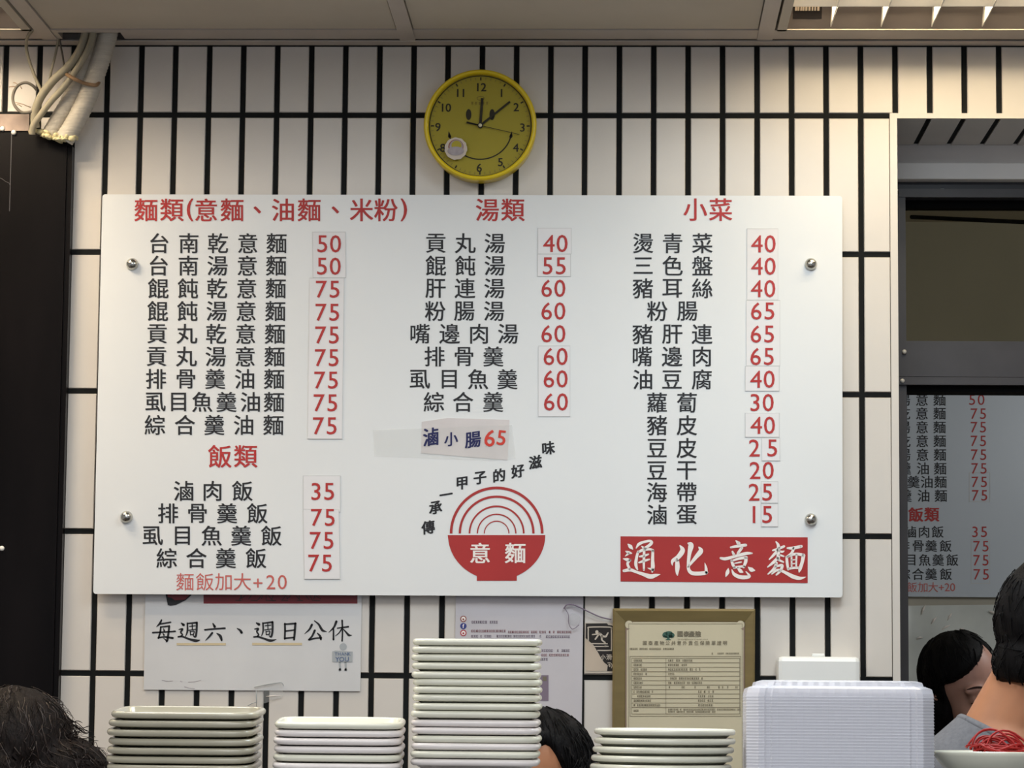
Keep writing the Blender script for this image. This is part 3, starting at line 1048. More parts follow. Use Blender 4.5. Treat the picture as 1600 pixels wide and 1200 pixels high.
# plastic sheet on the far wall under the board
sh = MB()
nx, ny = 26, 16
c0, c1, c2, c3 = at(1380, 947, Y2 - .012), at(1700, 943, Y2 - .012), at(1700, 1210, Y2 - .012), at(1380, 1210, Y2 - .012)
vs, fs = [], []
for j in range(ny + 1):
    for i in range(nx + 1):
        u, v_ = i / nx, j / ny
        p = (c0 * (1 - u) + c1 * u) * (1 - v_) + (c3 * (1 - u) + c2 * u) * v_
        p.y += -.006 + .012 * noise.noise(V((u * 7, v_ * 5, 1.3)))
        vs.append(p)
for j in range(ny):
    for i in range(nx):
        k = j * (nx + 1) + i
        fs.append((k, k + 1, k + nx + 2, k + nx + 1))
sh.add(vs, fs, 0, True)
for x, y, l, r_ in ((1440, 960, 16, 1.2), (1455, 975, 14, .9), (1470, 985, 18, .5), (1545, 955, 16, -.4), (1432, 998, 10, .2), (1480, 970, 14, 1.0), (1500, 982, 10, -.6)):
    p0, p1 = at(x, y, Y2 - .022), at(x + l * math.cos(r_), y - l * math.sin(r_), Y2 - .022)
    sh.tube([p0, (p0 + p1) / 2 + V((0, -.003, .002)), p1], [.0010, .0034, .0008], 6, 1)
tag(obj('plastic_sheet', sh, [M['sheet'], M['white']], recalc=False), 'crinkled clouded plastic sheet on the far wall under the second menu board', 'sheet')

# ================================================================== CLOCK
cc = at(750, 196, -0.03)
ck = thing('wall_clock', (cc.x, -0.001, cc.z), 'round yellow wall clock with a smiling face above the menu board', 'clock')
SPX = (at(850, 196, -.05) - at(750, 196, -.05)).x / 100
RC = 88.5 * SPX
DEP = 0.050
cw = V((cc.x, 0, cc.z))
cf = at(750, 194.5, -DEP)       # the front is placed on its own plane
cf = V((cf.x, 0, cf.z))
mb = MB()
prof = [(RC * .3, 0.0005), (RC * .95, 0.0005), (RC * .975, .004), (RC * .985, .02), (RC * .99, .036), (RC, .043), (RC * .99, .049), (RC * .965, .052), (RC * .93, .0505), (RC * .915, .046), (RC * .91, .038)]
mb.lathe(prof, 96, 'y', cf, caps=False)
obj('rim', mb, M['yellow'], ck)
YD = -0.037
mb = MB()
mb.lathe([(RC * .915, .030), (RC * .915, .037)], 96, 'y', cf)
obj('dial', mb, M['dial'], ck)
YI = YD - .0006
ci = at(750, 194.5, -DEP)


def dp(dx, dy, Y=YI):
    """offset from the dial centre in photo pixels (y down)"""
    return V((cf.x + dx * SPX, Y, cf.z - dy * SPX))




def dglyph(mb, ch, dx, dy, size, mi=0, bold=0.0, Y=YI):
    vs, fs = glyph(ch)
    for i_, (ox, oy) in enumerate(((-.3, -.15), (.3, -.15), (-.3, .15), (.3, .15))):
        mb.add([dp(dx + x * size + ox, dy - y * size + oy, Y - i_ * 2e-5) for x, y in vs], fs, mi)


for t, x, y in (('12', 750, 132.8), ('1', 782.8, 142), ('2', 806, 164.5), ('3', 816, 197), ('4', 806, 229), ('5', 782, 252), ('6', 749, 261), ('8', 691.5, 229.5), ('9', 683.5, 196.5), ('10', 695, 165.5), ('11', 718.5, 142)):
    num = MB()
    if len(t) == 1:
        dglyph(num, t, x - 750, y - 194.5, 18.5)
    else:
        dglyph(num, t[0], x - 750 - 4.5, y - 194.5, 18.5)
        dglyph(num, t[1], x - 750 + 4.5, y - 194.5, 18.5)
    obj('numeral', num, M['dialink'], ck, recalc=False)
tk = MB()
for k in range(60):
    a = math.pi / 2 - 2 * math.pi * k / 60
    five = k % 5 == 0
    r0, r1, hw = (72.5, 77.5, 1.1) if five else (73.5, 77.5, .45)
    u = V((math.cos(a), math.sin(a)))
    n_ = V((-u.y, u.x))
    pts = [dp(*( (u * r0 + n_ * hw).x, -(u * r0 + n_ * hw).y)), dp((u * r1 + n_ * hw).x, -(u * r1 + n_ * hw).y), dp((u * r1 - n_ * hw).x, -(u * r1 - n_ * hw).y), dp((u * r0 - n_ * hw).x, -(u * r0 - n_ * hw).y)]
    tk.add(pts, [(0, 1, 2, 3)], 0 if five else 1)
rim_shade = [dp(80.2 * math.cos(a), 80.2 * math.sin(a)) for a in [2 * math.pi * k / 80 for k in range(80)]] + [dp(78.9 * math.cos(a), 78.9 * math.sin(a)) for a in [2 * math.pi * k / 80 for k in range(80)]]
tk.add(rim_shade, [(k, (k + 1) % 80, 80 + (k + 1) % 80, 80 + k) for k in range(80)], 0)  # ring outside the ticks paints the rim's shadow on the dial
obj('minute_track_rim_shade', tk, [M['dialink'], M['tick']], ck, recalc=False)
for x in (731.5, 768.3):
    fc = MB()
    fc.add([dp(x - 750 + 4.3 * math.cos(a), 176.5 - 194.5 + 8.8 * math.sin(a)) for a in [2 * math.pi * k / 24 for k in range(24)]], [tuple(range(24))])
    obj('eye_print', fc, M['dialink'], ck, recalc=False)
fc = MB()
pts = []
sm_c, sm_r = (750 - 750, 198 - 194.5), 49
for k in range(41):
    a = math.radians(8 + 164 * k / 40)
    pts.append((sm_c[0] + 49 * math.cos(a), sm_c[1] + 3 + 46.5 * math.sin(a)))
for k in range(40):
    (xa, ya_), (xb, yb_) = pts[k], pts[k + 1]
    l = math.hypot(xb - xa, yb_ - ya_)
    nx_, ny_ = -(yb_ - ya_) / l * 1.0, (xb - xa) / l * 1.0
    fc.add([dp(xa + nx_, ya_ + ny_), dp(xb + nx_, yb_ + ny_), dp(xb - nx_, yb_ - ny_), dp(xa - nx_, ya_ - ny_)], [(0, 1, 2, 3)])
for sx_ in (-1, 1):
    x = 48.5 * sx_
    fc.add([dp(x - .5 * sx_ - 2.8, 17.5), dp(x + 1 * sx_, 8), dp(x - .5 * sx_ + 2.8, 17), dp(x - .5 * sx_, 20)], [(0, 1, 2, 3)])
f_ = obj('smile_print', fc, M['dialink'], ck, recalc=False)
f_['label'] = 'black curved smile line'
bd = MB()
bd.add([dp(6 * math.cos(a), -44 + 3.6 * math.sin(a)) for a in [2 * math.pi * k / 20 for k in range(20)]] + [dp(5 * math.cos(a), -44 + 2.8 * math.sin(a)) for a in [2 * math.pi * k / 20 for k in range(20)]],
       [(k, (k + 1) % 20, 20 + (k + 1) % 20, 20 + k) for k in range(20)])
for k in range(5):
    x = -13 + k * 5.8
    bd.add([dp(x - 1.8, -38), dp(x + 1.8, -38), dp(x + 1.8, -37.2), dp(x - 1.8, -37.2)], [(0, 1, 2, 3)])
    bd.add([dp(x - .3, -38.5), dp(x + .5, -38.5), dp(x + .5, -33.5), dp(x - .3, -33.5)], [(0, 1, 2, 3)])
    bd.add([dp(x - 2, -35.5), dp(x + 1.8, -35.8), dp(x + 1.8, -35.1), dp(x - 2, -34.8)], [(0, 1, 2, 3)])
obj('maker_print', bd, M['brandink'], ck, recalc=False)


def hand(name, ang, r0, r1, w0, w1, Y, m):
    """a clock hand as a thin tapering bar; ang measured clockwise from twelve"""
    a = math.radians(ang)
    u = V((math.sin(a), -math.cos(a)))
    n_ = V((-u.y, u.x))
    mb = MB()
    p = [u * r0 + n_ * w0, u * r0 - n_ * w0, u * r1 - n_ * w1, u * r1 + n_ * w1]
    q4 = [dp(x.x, x.y, Y) for x in p]
    mb.quadslab(q4, .0008)
    return obj(name, mb, m, ck, recalc=True)


hand('hour_hand', 3.5, -2, 44, 2.2, 1.9, -.0400, M['dialink'])
hand('minute_hand', 50.5, -2, 60, 1.8, 1.6, -.0412, M['dialink'])
hand('second_hand', 103, -22, 63, .55, .35, -.0424, M['dialink'])
hand('second_hand_tail', 283, 2, 22, 1.0, 1.5, -.0424, M['dialink'])
mb = MB()
mb.lathe([(4.2 * SPX, .0385), (4.2 * SPX, .0432)], 20, 'y', cf)
obj('hub', mb, M['dialink'], ck)
mb = MB()
mb.lathe([(2.9 * SPX, .0432), (2.7 * SPX, .0446), (.0001, .0448)], 20, 'y', cf)
obj('hub_cap', mb, M['capwhite'], ck)
mb = MB()
mb.lathe([(RC * .912, .0455), (RC * .912, .0465)], 64, 'y', cf)
obj('glass', mb, M['clockglass'], ck)
# round paper seal on the glass
sx0, sy0 = 712.5 - 750, 232.3 - 194.5
se = MB()
YS = -.0472
ring = [dp(sx0 + (17.6 + .5 * math.sin(k * 2.1)) * math.cos(2 * math.pi * k / 40), sy0 + (17.6 + .5 * math.cos(k * 1.7)) * math.sin(2 * math.pi * k / 40), YS) for k in range(40)]
se.quadslab(ring, .0004)
sl_ = obj('paper_seal', se, M['seal'], ck, recalc=False)
sl_['label'] = 'worn round paper sticker on the glass'
se = MB()


def blob(mb, x, y, rx, ry, mi, Y=YS - .0004, a0=0, a1=2 * math.pi, n=20):
    mb.add([dp(sx0 + x + rx * math.cos(a0 + (a1 - a0) * k / n), sy0 + y + ry * math.sin(a0 + (a1 - a0) * k / n), Y) for k in range(n)], [tuple(range(n))], mi)


blob(se, 0, -3, 12, 11.5, 1)
blob(se, .5, -3, 10.5, 10.5, 0, YS - .0006)
blob(se, 1, -5, 8, 7.5, 2, YS - .0008)
blob(se, 0, 4, 13, 7, 0, YS - .0010)
obj('seal_print', se, [M['sealgrey'], M['sealred'], M['dial']], sl_, recalc=False)

# ================================================================== BLACK PANEL, PIPES AND CABLES (left)
YP = -0.022
pan = thing('black_wall_panel', (at(40, 700, YP).x, YP, 0.0), 'tall black laminate panel at the left edge of the tiled wall', 'panel')
xr_, xl_ = at(108, 600, YP).x, XL - .1
xr_ = at(103, 600, YP).x
pz1 = at(60, 203, YP).z
mb = MB()
mb.box((xl_, YP, 0), (xr_ - .009, -.001, pz1))
obj('panel', mb, M['blackpanel'], pan)
mb = MB()
mb.box((xr_ - .0085, YP + .003, 0), (xr_, -.001, at(100, 228, YP).z))
e_ = obj('edge_strip', mb, M['blackpanel'], pan)
mb = MB()
bx = at(46, 195, YP).x
mb.box((xl_, YP - .004, at(20, 205, YP).z), (bx, YP, at(20, 183, YP).z))
mb.box((xl_, YP - .004, at(20, 183, YP).z), (bx, -.002, at(20, 179, YP).z))
obj('top_bracket', mb, M['bracket'], pan)
for px, py in ((4, 201), (21.5, 207), (3, 857)):
    mb = MB()
    mb.lathe([(.0013, .0036), (.0036, .003), (.0044, .001), (.0044, -.004)], 14, 'y', at(px, py, YP - .0035 if py < 300 else YP))
    s_ = obj('screw', mb, M['whitescrew'], pan)
mb = MB()
pts = [at(-6, 276, YP - .0004), at(4, 280, YP - .0004), at(9, 284, YP - .0004), at(14, 286, YP - .0004), at(15.5, 290, YP - .0004)]
mb.tube(pts, .0005, 5)
mb.box((at(15.2, 300, YP).x, YP - .0004, at(15, 330, YP).z), (at(16.2, 300, YP).x, YP + .0001, at(15, 205, YP).z))
obj('scratch', mb, M['rail'], pan)


def path(pts, Y=None, sub=6):
    """smooth curve through (px, py, Y) points"""
    P_ = [at(*p) if len(p) == 3 else at(p[0], p[1], Y) for p in pts]
    out = []
    for i in range(len(P_) - 1):
        a, b, c, d = P_[max(i - 1, 0)], P_[i], P_[i + 1], P_[min(i + 2, len(P_) - 1)]
        for k in range(sub):
            t = k / sub
            out.append(0.5 * ((2 * b) + (c - a) * t + (2 * a - 5 * b + 4 * c - d) * t * t + (3 * b - a - 3 * c + d) * t ** 3))
    out.append(P_[-1])
    return out


pb = thing('pipe_bundle', at(85, 215, -.07), 'bundle of wrapped white air conditioner pipes coming down from the ceiling', 'pipes')
mb = MB()
mb.tube(path([(172, 35, -.062), (167, 60, -.060), (158, 90, -.056), (148, 120, -.052), (135, 155, -.048), (118, 190, -.044), (100, 219, -.041)], sub=12), .0162, 20, ribs=.06)
o_ = obj('insulated_pipe', mb, M['pipe'], pb)
o_['label'] = 'thick white wrapped pipe'
mb = MB()
mb.tube(path([(150, 40, -.056), (143, 70, -.052), (132, 105, -.048), (112, 150, -.043), (92, 185, -.040), (76, 213, -.038)], sub=12), .0135, 18, ribs=.06)
obj('insulated_pipe', mb, M['pipe'], pb)
mb = MB()
mb.tube(path([(136, 40, -.080), (131, 62, -.080), (121, 85, -.080), (105, 106, -.078), (85, 124, -.074), (66, 148, -.068), (56, 170, -.062), (54, 186, -.058), (56, 200, -.054)], sub=8), [.0072] * 65, 14)
o_ = obj('cable', mb, M['cable'], pb)
mb = MB()
mb.tube(path([(147, 40, -.084), (143, 64, -.084), (134, 85, -.084), (120, 108, -.080), (100, 136, -.074), (80, 158, -.068), (63, 180, -.064), (52, 197, -.060), (50, 210, -.056)], sub=8), [.0058] * 65, 12)
obj('cable', mb, M['cable'], pb)
mb = MB()
mb.tube(path([(104, 116, -.078), (112, 121, -.088), (122, 126, -.086), (135, 131, -.074), (150, 133, -.068), (155, 128, -.056)], sub=6), .0034, 8)
obj('binding_tape', mb, M['tie'], pb)
mb = MB()
rr = random.Random(5)
for k in range(46):
    t = rr.random()
    c = at(52 + 62 * t + rr.uniform(-4, 4), 205 + 17 * t - (10 if t > .75 else 0) * (t - .75) * 4 + rr.uniform(-4, 4), -.034 - rr.uniform(0, .022))
    mb.ellipsoid(c, (rr.uniform(.004, .009), rr.uniform(.004, .008), rr.uniform(.0025, .005)), Matrix.Rotation(rr.uniform(-.8, .8), 3, 'Y'), 8, 6)
o_ = obj('foam_sealant', mb, M['foam'], pb)
o_['label'] = 'ragged yellowed foam at the cut end'


def cable(pts, r, m, label, Y=-.06):
    mb = MB()
    mb.tube(path(pts, Y), r, 10)
    return tag(obj('loose_cable', mb, m), label, 'cable', 'loose cables at the ceiling corner')


cable([(54, 40, -.11), (51, 47, -.1), (44, 56, -.085), (41, 68, -.06), (43, 85, -.05), (50, 108, -.045), (58, 128, -.045), (66, 145, -.05)], .0028, M['cable'], 'grey cable dropping from the left ceiling bar beside the pipe bundle')
cable([(93, 44, -.045), (91, 62, -.04), (86, 88, -.035), (80, 112, -.035), (76, 134, -.04)], .0022, M['cable'], 'thin pale cable hanging straight down just left of the pipe bundle')
cable([(92, 44, -.04), (94, 66, -.034), (98, 88, -.034), (101, 108, -.05)], .0016, M['cabledark'], 'thinnest dark cable running down behind the thick grey one')
cable([(57, 140, -.06), (50, 133, -.066), (40, 129, -.068), (29, 133, -.066), (22, 143, -.064), (20, 156, -.064), (25, 168, -.066), (36, 176, -.066), (52, 174, -.064)], .0026, M['cabledark'], 'curled loop of grey cable with frayed end on top of the black panel')
for prs, lab in (((((29, 133), (21, 129)), ((27, 136), (14, 136)), ((30, 132), (34, 139))), 'frayed brown tape ends at the top of the curled cable loop'),
                 ((((26, 163), (34, 167)), ((24, 160), (48, 168))), 'frayed brown tape ends at the bottom of the curled cable loop')):
    mb = MB()
    for a, b in prs:
        mb.tube([at(a[0], a[1], -.066), at((a[0] + b[0]) / 2, (a[1] + b[1]) / 2 - 1, -.068), at(b[0], b[1], -.066)], .0007, 5)
    tag(obj('frayed_tape', mb, M['tie']), lab, 'tape')

# ================================================================== PAPERS ON THE WALL
YN = -0.003
no = thing('closing_notice', at(395, 1078, YN), 'white laminated closing day notice in brush characters under the menu board', 'notice')
flat_slab('sheet', [(228, 880), (566, 884), (563, 1080), (224.5, 1077.5)], YN, .0012, M['paper'], no)
YI2 = YN - .0005
nm = MB()
ON1, SN1 = (225, 925), 9.143
for s_ in ([(250, 400, 22), (225, 450, 30), (180, 495, 10)], [(230, 457, 22), (380, 432, 22)], [(240, 500, 24), (230, 580, 26), (205, 660, 24)], [(240, 500, 20), (360, 487, 26)],
           [(360, 487, 30), (350, 580, 30), (332, 690, 30), (315, 715, 10)], [(330, 700, 26), (280, 660, 8)], [(205, 652, 26), (300, 642, 24), (410, 657, 32)], [(125, 580, 24), (280, 572, 22), (445, 562, 24)],
           [(280, 525, 12), (290, 555, 26)], [(270, 590, 12), (285, 615, 26)],
           [(535, 445, 18), (565, 470, 40)], [(500, 535, 14), (550, 530, 30), (525, 575, 24), (550, 610, 22), (530, 630, 24)], [(490, 640, 24), (550, 637, 24), (640, 670, 28), (740, 695, 40), (800, 685, 8)],
           [(620, 445, 22), (620, 560, 26), (590, 640, 10)], [(620, 450, 20), (755, 437, 27)], [(755, 437, 32), (750, 560, 30), (735, 640, 30), (700, 620, 10)],
           [(650, 492, 15), (730, 482, 15)], [(688, 460, 15), (690, 540, 15)], [(640, 547, 15), (735, 532, 15)], [(660, 560, 15), (665, 615, 15)], [(660, 570, 13), (715, 560, 17), (705, 610, 15)], [(665, 610, 13), (710, 605, 13)],
           [(985, 450, 18), (1010, 495, 38)], [(870, 540, 24), (1010, 527, 24), (1155, 517, 27)], [(975, 585, 30), (930, 640, 27), (880, 690, 8)], [(1040, 590, 14), (1090, 630, 40), (1110, 690, 26)],
           [(1330, 520, 12), (1370, 545, 32), (1395, 580, 36)]):
    brush(nm, s_, YI2, ON1, SN1, 0, 5)
ON2, SN2 = (390, 925), 8.889
for s_ in ([(95, 430, 18), (130, 450, 38)], [(70, 515, 14), (120, 510, 30), (100, 550, 24), (125, 590, 22), (110, 615, 22)], [(60, 625, 22), (120, 622, 24), (210, 650, 28), (290, 675, 36), (370, 660, 8)],
           [(185, 430, 22), (188, 540, 24), (165, 610, 10)], [(185, 434, 20), (320, 417, 26)], [(318, 417, 30), (318, 540, 30), (300, 620, 28), (270, 605, 10)], [(215, 470, 15), (295, 460, 15)],
           [(252, 440, 15), (255, 520, 15)], [(210, 527, 15), (300, 514, 15)], [(228, 545, 15), (232, 595, 15)], [(228, 552, 13), (280, 544, 17), (272, 590, 15)], [(232, 590, 13), (275, 588, 13)],
           [(490, 440, 27), (492, 540, 28), (488, 650, 26)], [(490, 447, 22), (640, 437, 27)], [(635, 437, 32), (628, 540, 32), (618, 660, 28)], [(500, 542, 20), (625, 527, 20)], [(495, 642, 22), (615, 630, 22)],
           [(865, 455, 32), (830, 520, 27), (765, 580, 8)], [(900, 400, 14), (960, 450, 27), (1010, 530, 34), (1070, 550, 8)], [(905, 535, 32), (870, 610, 27), (830, 655, 24)], [(825, 662, 27), (920, 642, 22), (1000, 637, 18)],
           [(940, 570, 14), (980, 615, 32), (990, 660, 24)],
           [(1205, 410, 34), (1170, 490, 27), (1100, 560, 8)], [(1165, 510, 22), (1165, 660, 26)], [(1220, 502, 18), (1370, 482, 24)], [(1285, 395, 24), (1290, 550, 22), (1285, 680, 22)],
           [(1280, 510, 20), (1240, 570, 16), (1190, 610, 8)], [(1300, 515, 14), (1350, 570, 26), (1380, 600, 32), (1420, 600, 8)]):
    brush(nm, s_, YI2, ON2, SN2, 0, 5)
o_ = obj('notice_lettering', nm, M['ink'], no, recalc=False)
pr = MB()
rect(pr, 276, 1004.8, 353, 1008.4, YI2, 0)
obj('underline', pr, M['tan'], no, recalc=False)
pr = MB()
rect(pr, 394, 1004.4, 472, 1008.2, YI2, 0)
obj('underline', pr, M['tan'], no, recalc=False)
pr = MB()
rect(pr, 318, 912, 558.5, 943, YI2, 0)
r = random.Random(11)
x = 368
while x < 512:
    for k in range(3):
        x0 = x + r.uniform(0, 16)
        x1 = x0 + r.uniform(-9, 9)
        brush(pr, [(x0, 924, 1), (x1, 930, 1), (x0 + r.uniform(-4, 4), r.uniform(935, 939), 1)], YI2 - .0003, (0, 0), 1.0, 1, 4)
    brush(pr, [(x, 938, 1), (x + r.uniform(8, 16), 938.5, 1)], YI2 - .0003, (0, 0), 1.0, 1, 3)
    x += 24
obj('maroon_strip', pr, [M['maroon'], M['maroondark']], no, recalc=False)
pr = MB()
for mi, pts in ((1, [(255, 912), (299, 912), (299, 930), (290, 938), (275, 945), (266, 946.5), (262, 945), (260, 935)]), (2, [(258.5, 912), (297, 912), (297, 929), (288, 936), (272, 944.5), (264.5, 944), (262, 934)]),
                (0, [(260, 912), (297, 912), (297, 929), (289, 937), (273, 938), (268, 934), (262, 933)])):
    pr.add([at(px, py, YI2 - .0003 * (3 - mi if mi else 3)) for px, py in pts], [tuple(range(len(pts)))], mi)
o_ = obj('bowl_print', pr, [M['maroon'], M['ink'], M['palegrey']], no, recalc=False)
pr = MB()                                  # small round-headed figure holding a sign
disc(pr, 536.2, 1010.5, 5.7, YI2, 0, 24)
for px in (531, 540):
    brush(pr, [(px, 1034, 3.4), (px + .2, 1046, 3)], YI2, (0, 0), 1, 0, 3)
    brush(pr, [(px - 1, 1047.5, 3), (px + .5, 1046, 4)], YI2, (0, 0), 1, 0, 3)
pr.add([at(x, y, YI2 - .0003) for x, y in ((519, 1018), (524, 1016.5), (551, 1018), (550.5, 1034.5), (519, 1034.5))], [(0, 1, 2, 3, 4)], 0)
letters(pr, 'THANK', (525, 530.2, 535.6, 541, 545.8), 1021.8, 7.2, YI2 - .0006, 1, bold=.012)
letters(pr, 'YOU', (527, 534, 542), 1030, 10, YI2 - .0006, 1, bold=.02)
o_ = obj('thank_you_print', pr, [M['palegrey'], M['bluegrey']], no, recalc=False)
o_['label'] = 'small grey figure holding a thank you sign'
pr = MB()
for a, b in (((253, 1063), (270, 1064)), ((282, 1064), (285, 1065)), ((294, 1066), (314, 1063)), ((288, 1073), (304, 1076))):
    brush(pr, [(a[0] * 8, a[1] * 8, 5), ((a[0] + b[0]) * 4, (a[1] + b[1]) * 4 + 6, 4), (b[0] * 8, b[1] * 8, 4)], YI2, (0, 0), 8.0, 0, 3)
obj('crease_mark', pr, M['smallprint'], no, recalc=False)
sm = MB()
sm.quadslab([at(x, y, YN - .0022) for x, y in ((397, 1071), (440, 1065), (443, 1088), (400, 1104), (402, 1090))], .0003)
for a, b in (((397, 1074), (440, 1066)), ((440, 1066), (443, 1071)), ((400, 1078), (401, 1104)), ((387, 1103), (400, 1097)), ((416, 1088.5), (440, 1087))):
    p, q_ = at(a[0], a[1], YN - .0028), at(b[0], b[1], YN - .0028)
    sm.tube([p, (p + q_) / 2 + V((0, -.001, .001)), q_], [.0004, .0009, .0004], 5, 1 if a[0] != 416 else 2)
tag(obj('clear_tape_strip', sm, [M['tape'], M['palegrey'], M['white']], recalc=False), 'peeling clear tape at the bottom edge of the closing notice', 'tape')

po = thing('poster', at(810, 1110, YN), 'pale lilac small print poster in a plastic sleeve behind the tall plate stack', 'poster')
flat_slab('sheet', [(713, 890), (912, 890), (908.5, 1180), (708, 1180)], YN, .001, M['poster'], po)
pr = MB()
for k, (y, mi) in enumerate(((967, 2), (978.2, 3), (989, 1))):
    disc(pr, 724, y, 5, YI2, mi, 24)
    if mi != 3:
        disc(pr, 724, y, 3.4, YI2 - .0002, 0, 16)
        disc(pr, 724, y + .6, 1.6, YI2 - .0004, mi, 12)
letter(pr, 'f', 724, 978.2, 9, YI2 - .0003, 0, bold=.02)
obj('icon_print', pr, [M['white'], M['iconred'], M['icongold'], M['fbblue']], po, recalc=False)
pr = MB()
dashes(pr, 737, 776, 972, 3.8, YI2, 0, 1, .8)
for k, (x0, x1, y, mi) in enumerate(((736, 790, 986, 1), (794, 890, 987.5, 1), (736, 768, 994, 0), (772, 798, 994, 0), (802, 846, 994, 0), (850, 889, 995, 0),
                                     (846, 889, 1016.5, 0), (846, 886, 1023.5, 1), (844, 856, 1030, 0), (736, 846, 1004, 0), (736, 830, 1012, 0))):
    dashes(pr, x0, x1, y, 3.6, YI2, mi, 20 + k, .7)
obj('small_print', pr, [M['smallprint'], M['smallred']], po, recalc=False)
pr = MB()
rect(pr, 700 + 144, 1055, 857, 1095, YI2, 0)
rect(pr, 848, 1057, 854, 1064, YI2 - .0003, 1)
obj('picture_print', pr, [M['smallprint'], M['certline']], po, recalc=False)
hk = thing('suction_hook', at(895, 968, YN), 'clear suction hook with looped grey string at the poster corner', 'hook')
mb = MB()
mb.lathe([(.0001, .005), (.003, .005), (.0105, .0018), (.011, .0004)], 24, 'y', at(897, 968, YN - .0002))
obj('suction_cup', mb, M['tape'], hk)
mb = MB()
mb.tube(path([(881, 951, -.008), (886, 945, -.009), (896, 945, -.009), (908, 950, -.009), (922, 957, -.008), (938, 964, -.007), (955, 968, -.006)], sub=5), .0012, 6)
mb.tube(path([(882, 950, -.008), (888, 960, -.009), (889, 975, -.009), (895, 983, -.009), (905, 976, -.009)], sub=5), .0006, 6)
obj('string', mb, M['smallprint'], hk)

sg = thing('warning_sign', at(936, 1050, YN), 'torn black slippery floor warning sticker beside the framed certificate', 'sign')
flat_slab('sheet', [(914, 973), (958, 973), (958, 1052), (913, 1052)], YN, .0008, M['cream'], sg)
pr = MB()
OS, SS = (910, 970), 14.12


def zs(pts, Y, mi):
    pr.add([at(OS[0] + x / SS, OS[1] + y / SS, Y) for x, y in pts], [tuple(range(len(pts)))], mi)


zs([(75, 60), (540, 55), (570, 90), (640, 100), (680, 120), (680, 1110), (545, 1110), (560, 980), (480, 920), (400, 800), (340, 690), (240, 530), (70, 380)], YI2, 0)
zs([(70, 385), (240, 535), (340, 695), (400, 805), (480, 925), (555, 985), (540, 1110), (90, 1110), (70, 1000)], YI2 - .0002, 2)
obj('sign_print', pr, [M['signblack'], M['cream'], M['beige']], sg, recalc=False)
pr = MB()


def st_(pts):
    brush(pr, pts, YI2 - .0005, OS, SS, 0, 4)


st_([(130, 440, 26), (130, 190, 26), (160, 140, 26), (600, 140, 26), (640, 180, 26)])
st_([(640, 170, 26), (640, 610, 26), (610, 650, 26), (340, 652, 26)])
disc(pr, OS[0] + 320 / SS, OS[1] + 245 / SS, 2.6, YI2 - .0005, 0, 20)
st_([(220, 305, 24), (330, 290, 30), (380, 280, 46)])
st_([(375, 280, 50), (420, 320, 55), (435, 370, 50)])
st_([(360, 300, 36), (325, 350, 34), (285, 405, 34)])
st_([(430, 330, 40), (510, 350, 40), (540, 310, 36), (565, 265, 26)])
st_([(435, 360, 42), (430, 420, 36), (500, 480, 30)])
st_([(160, 502, 22), (550, 506, 22)])
st_([(250, 566, 22), (520, 566, 22)])
st_([(500, 562, 34), (570, 565, 22)])
letter(pr, '小', OS[0] + 455 / SS, OS[1] + 800 / SS, 8.5, YI2 - .0005, 0, bold=.02)
letter(pr, '滑', OS[0] + 590 / SS, OS[1] + 800 / SS, 9.5, YI2 - .0005, 0, bold=.02)
st_([(560, 930, 18), (620, 930, 18), (655, 980, 18), (640, 1040, 18)])
st_([(595, 970, 44), (600, 1000, 40)])
obj('pictogram', pr, M['cream'], sg, recalc=False)

ce = thing('certificate', at(1068, 1230, YN), 'insurance certificate with a green tree emblem in an olive gold frame', 'certificate')
YF = -0.016
CQ = [(957.5, 950.5), (1180, 951.5), (1178, 1240), (956, 1240)]
IQ = [(977, 971), (1164, 971.5), (1163.5, 1226), (976.5, 1226)]
mb = MB()
o4 = [at(x, y, YF) for x, y in CQ]
i4 = [at(x, y, YF + .002) for x, y in IQ]
b4 = [V((p.x, -.0005, p.z)) for p in o4]
mid4 = [o4[k] * .82 + i4[k] * .18 for k in range(4)]
for p in mid4:
    p.y = YF - .003
mb.add(o4 + mid4 + i4 + b4, [(k, (k + 1) % 4, 4 + (k + 1) % 4, 4 + k) for k in range(4)] + [(4 + k, 4 + (k + 1) % 4, 8 + (k + 1) % 4, 8 + k) for k in range(4)] +
       [(12 + k, 12 + (k + 1) % 4, (k + 1) % 4, k) for k in range(4)] + [(15, 14, 13, 12)])
obj('frame', mb, M['olive'], ce)
mb = MB()
mb.quadslab([at(x, y, YF + .0015) for x, y in ((977.5, 971.5), (1163.5, 972), (1163, 1226), (977, 1226))], .008)
obj('mat_board', mb, M['mat'], ce)
mb = MB()
cut = [(989, 971.8), (1151, 972.2), (1152, 979), (1161.5, 985), (1161, 1224), (979, 1224), (979.5, 985), (988, 980)]
mb.quadslab([at(x, y, YF + .001) for x, y in cut], .0004)
for cx_, cy_ in ((981, 973), (1159, 973)):
    disc(mb, cx_ + (2 if cx_ < 1000 else -2), cy_ + 3, 6.3, YF + .0008, 0, 20)
obj('paper', mb, M['certpaper'], ce)
YC = YF + .0003
pr = MB()
outline(pr, 982, 974.5, 1160, 1222, .6, YC + .0002, 0)
letters(pr, '國泰產險', (1062.7, 1072.5, 1081, 1091), 990.5, 9.5, YC, 0, bold=.035)
letters(pr, 'CathayCenturyInsurance', [1060 + k * 2.15 for k in range(22)], 999, 3.6, YC, 0)
letters(pr, '國泰產物公共意外責任保險單證明', [1007.5 + k * 8.95 for k in range(15)], 1004.7, 7.2, YC, 0, bold=.01)
obj('heading_print', pr, M['certline'], ce, recalc=False)
pr = MB()
for x, y, rx, ry in ((1040, 992, 5, 4.5), (1045, 989.5, 6, 3.4), (1049, 992.5, 5, 4.2), (1044, 994, 8, 2.8)):
    disc(pr, x, y, rx, YC, 0, 20, ry=ry)
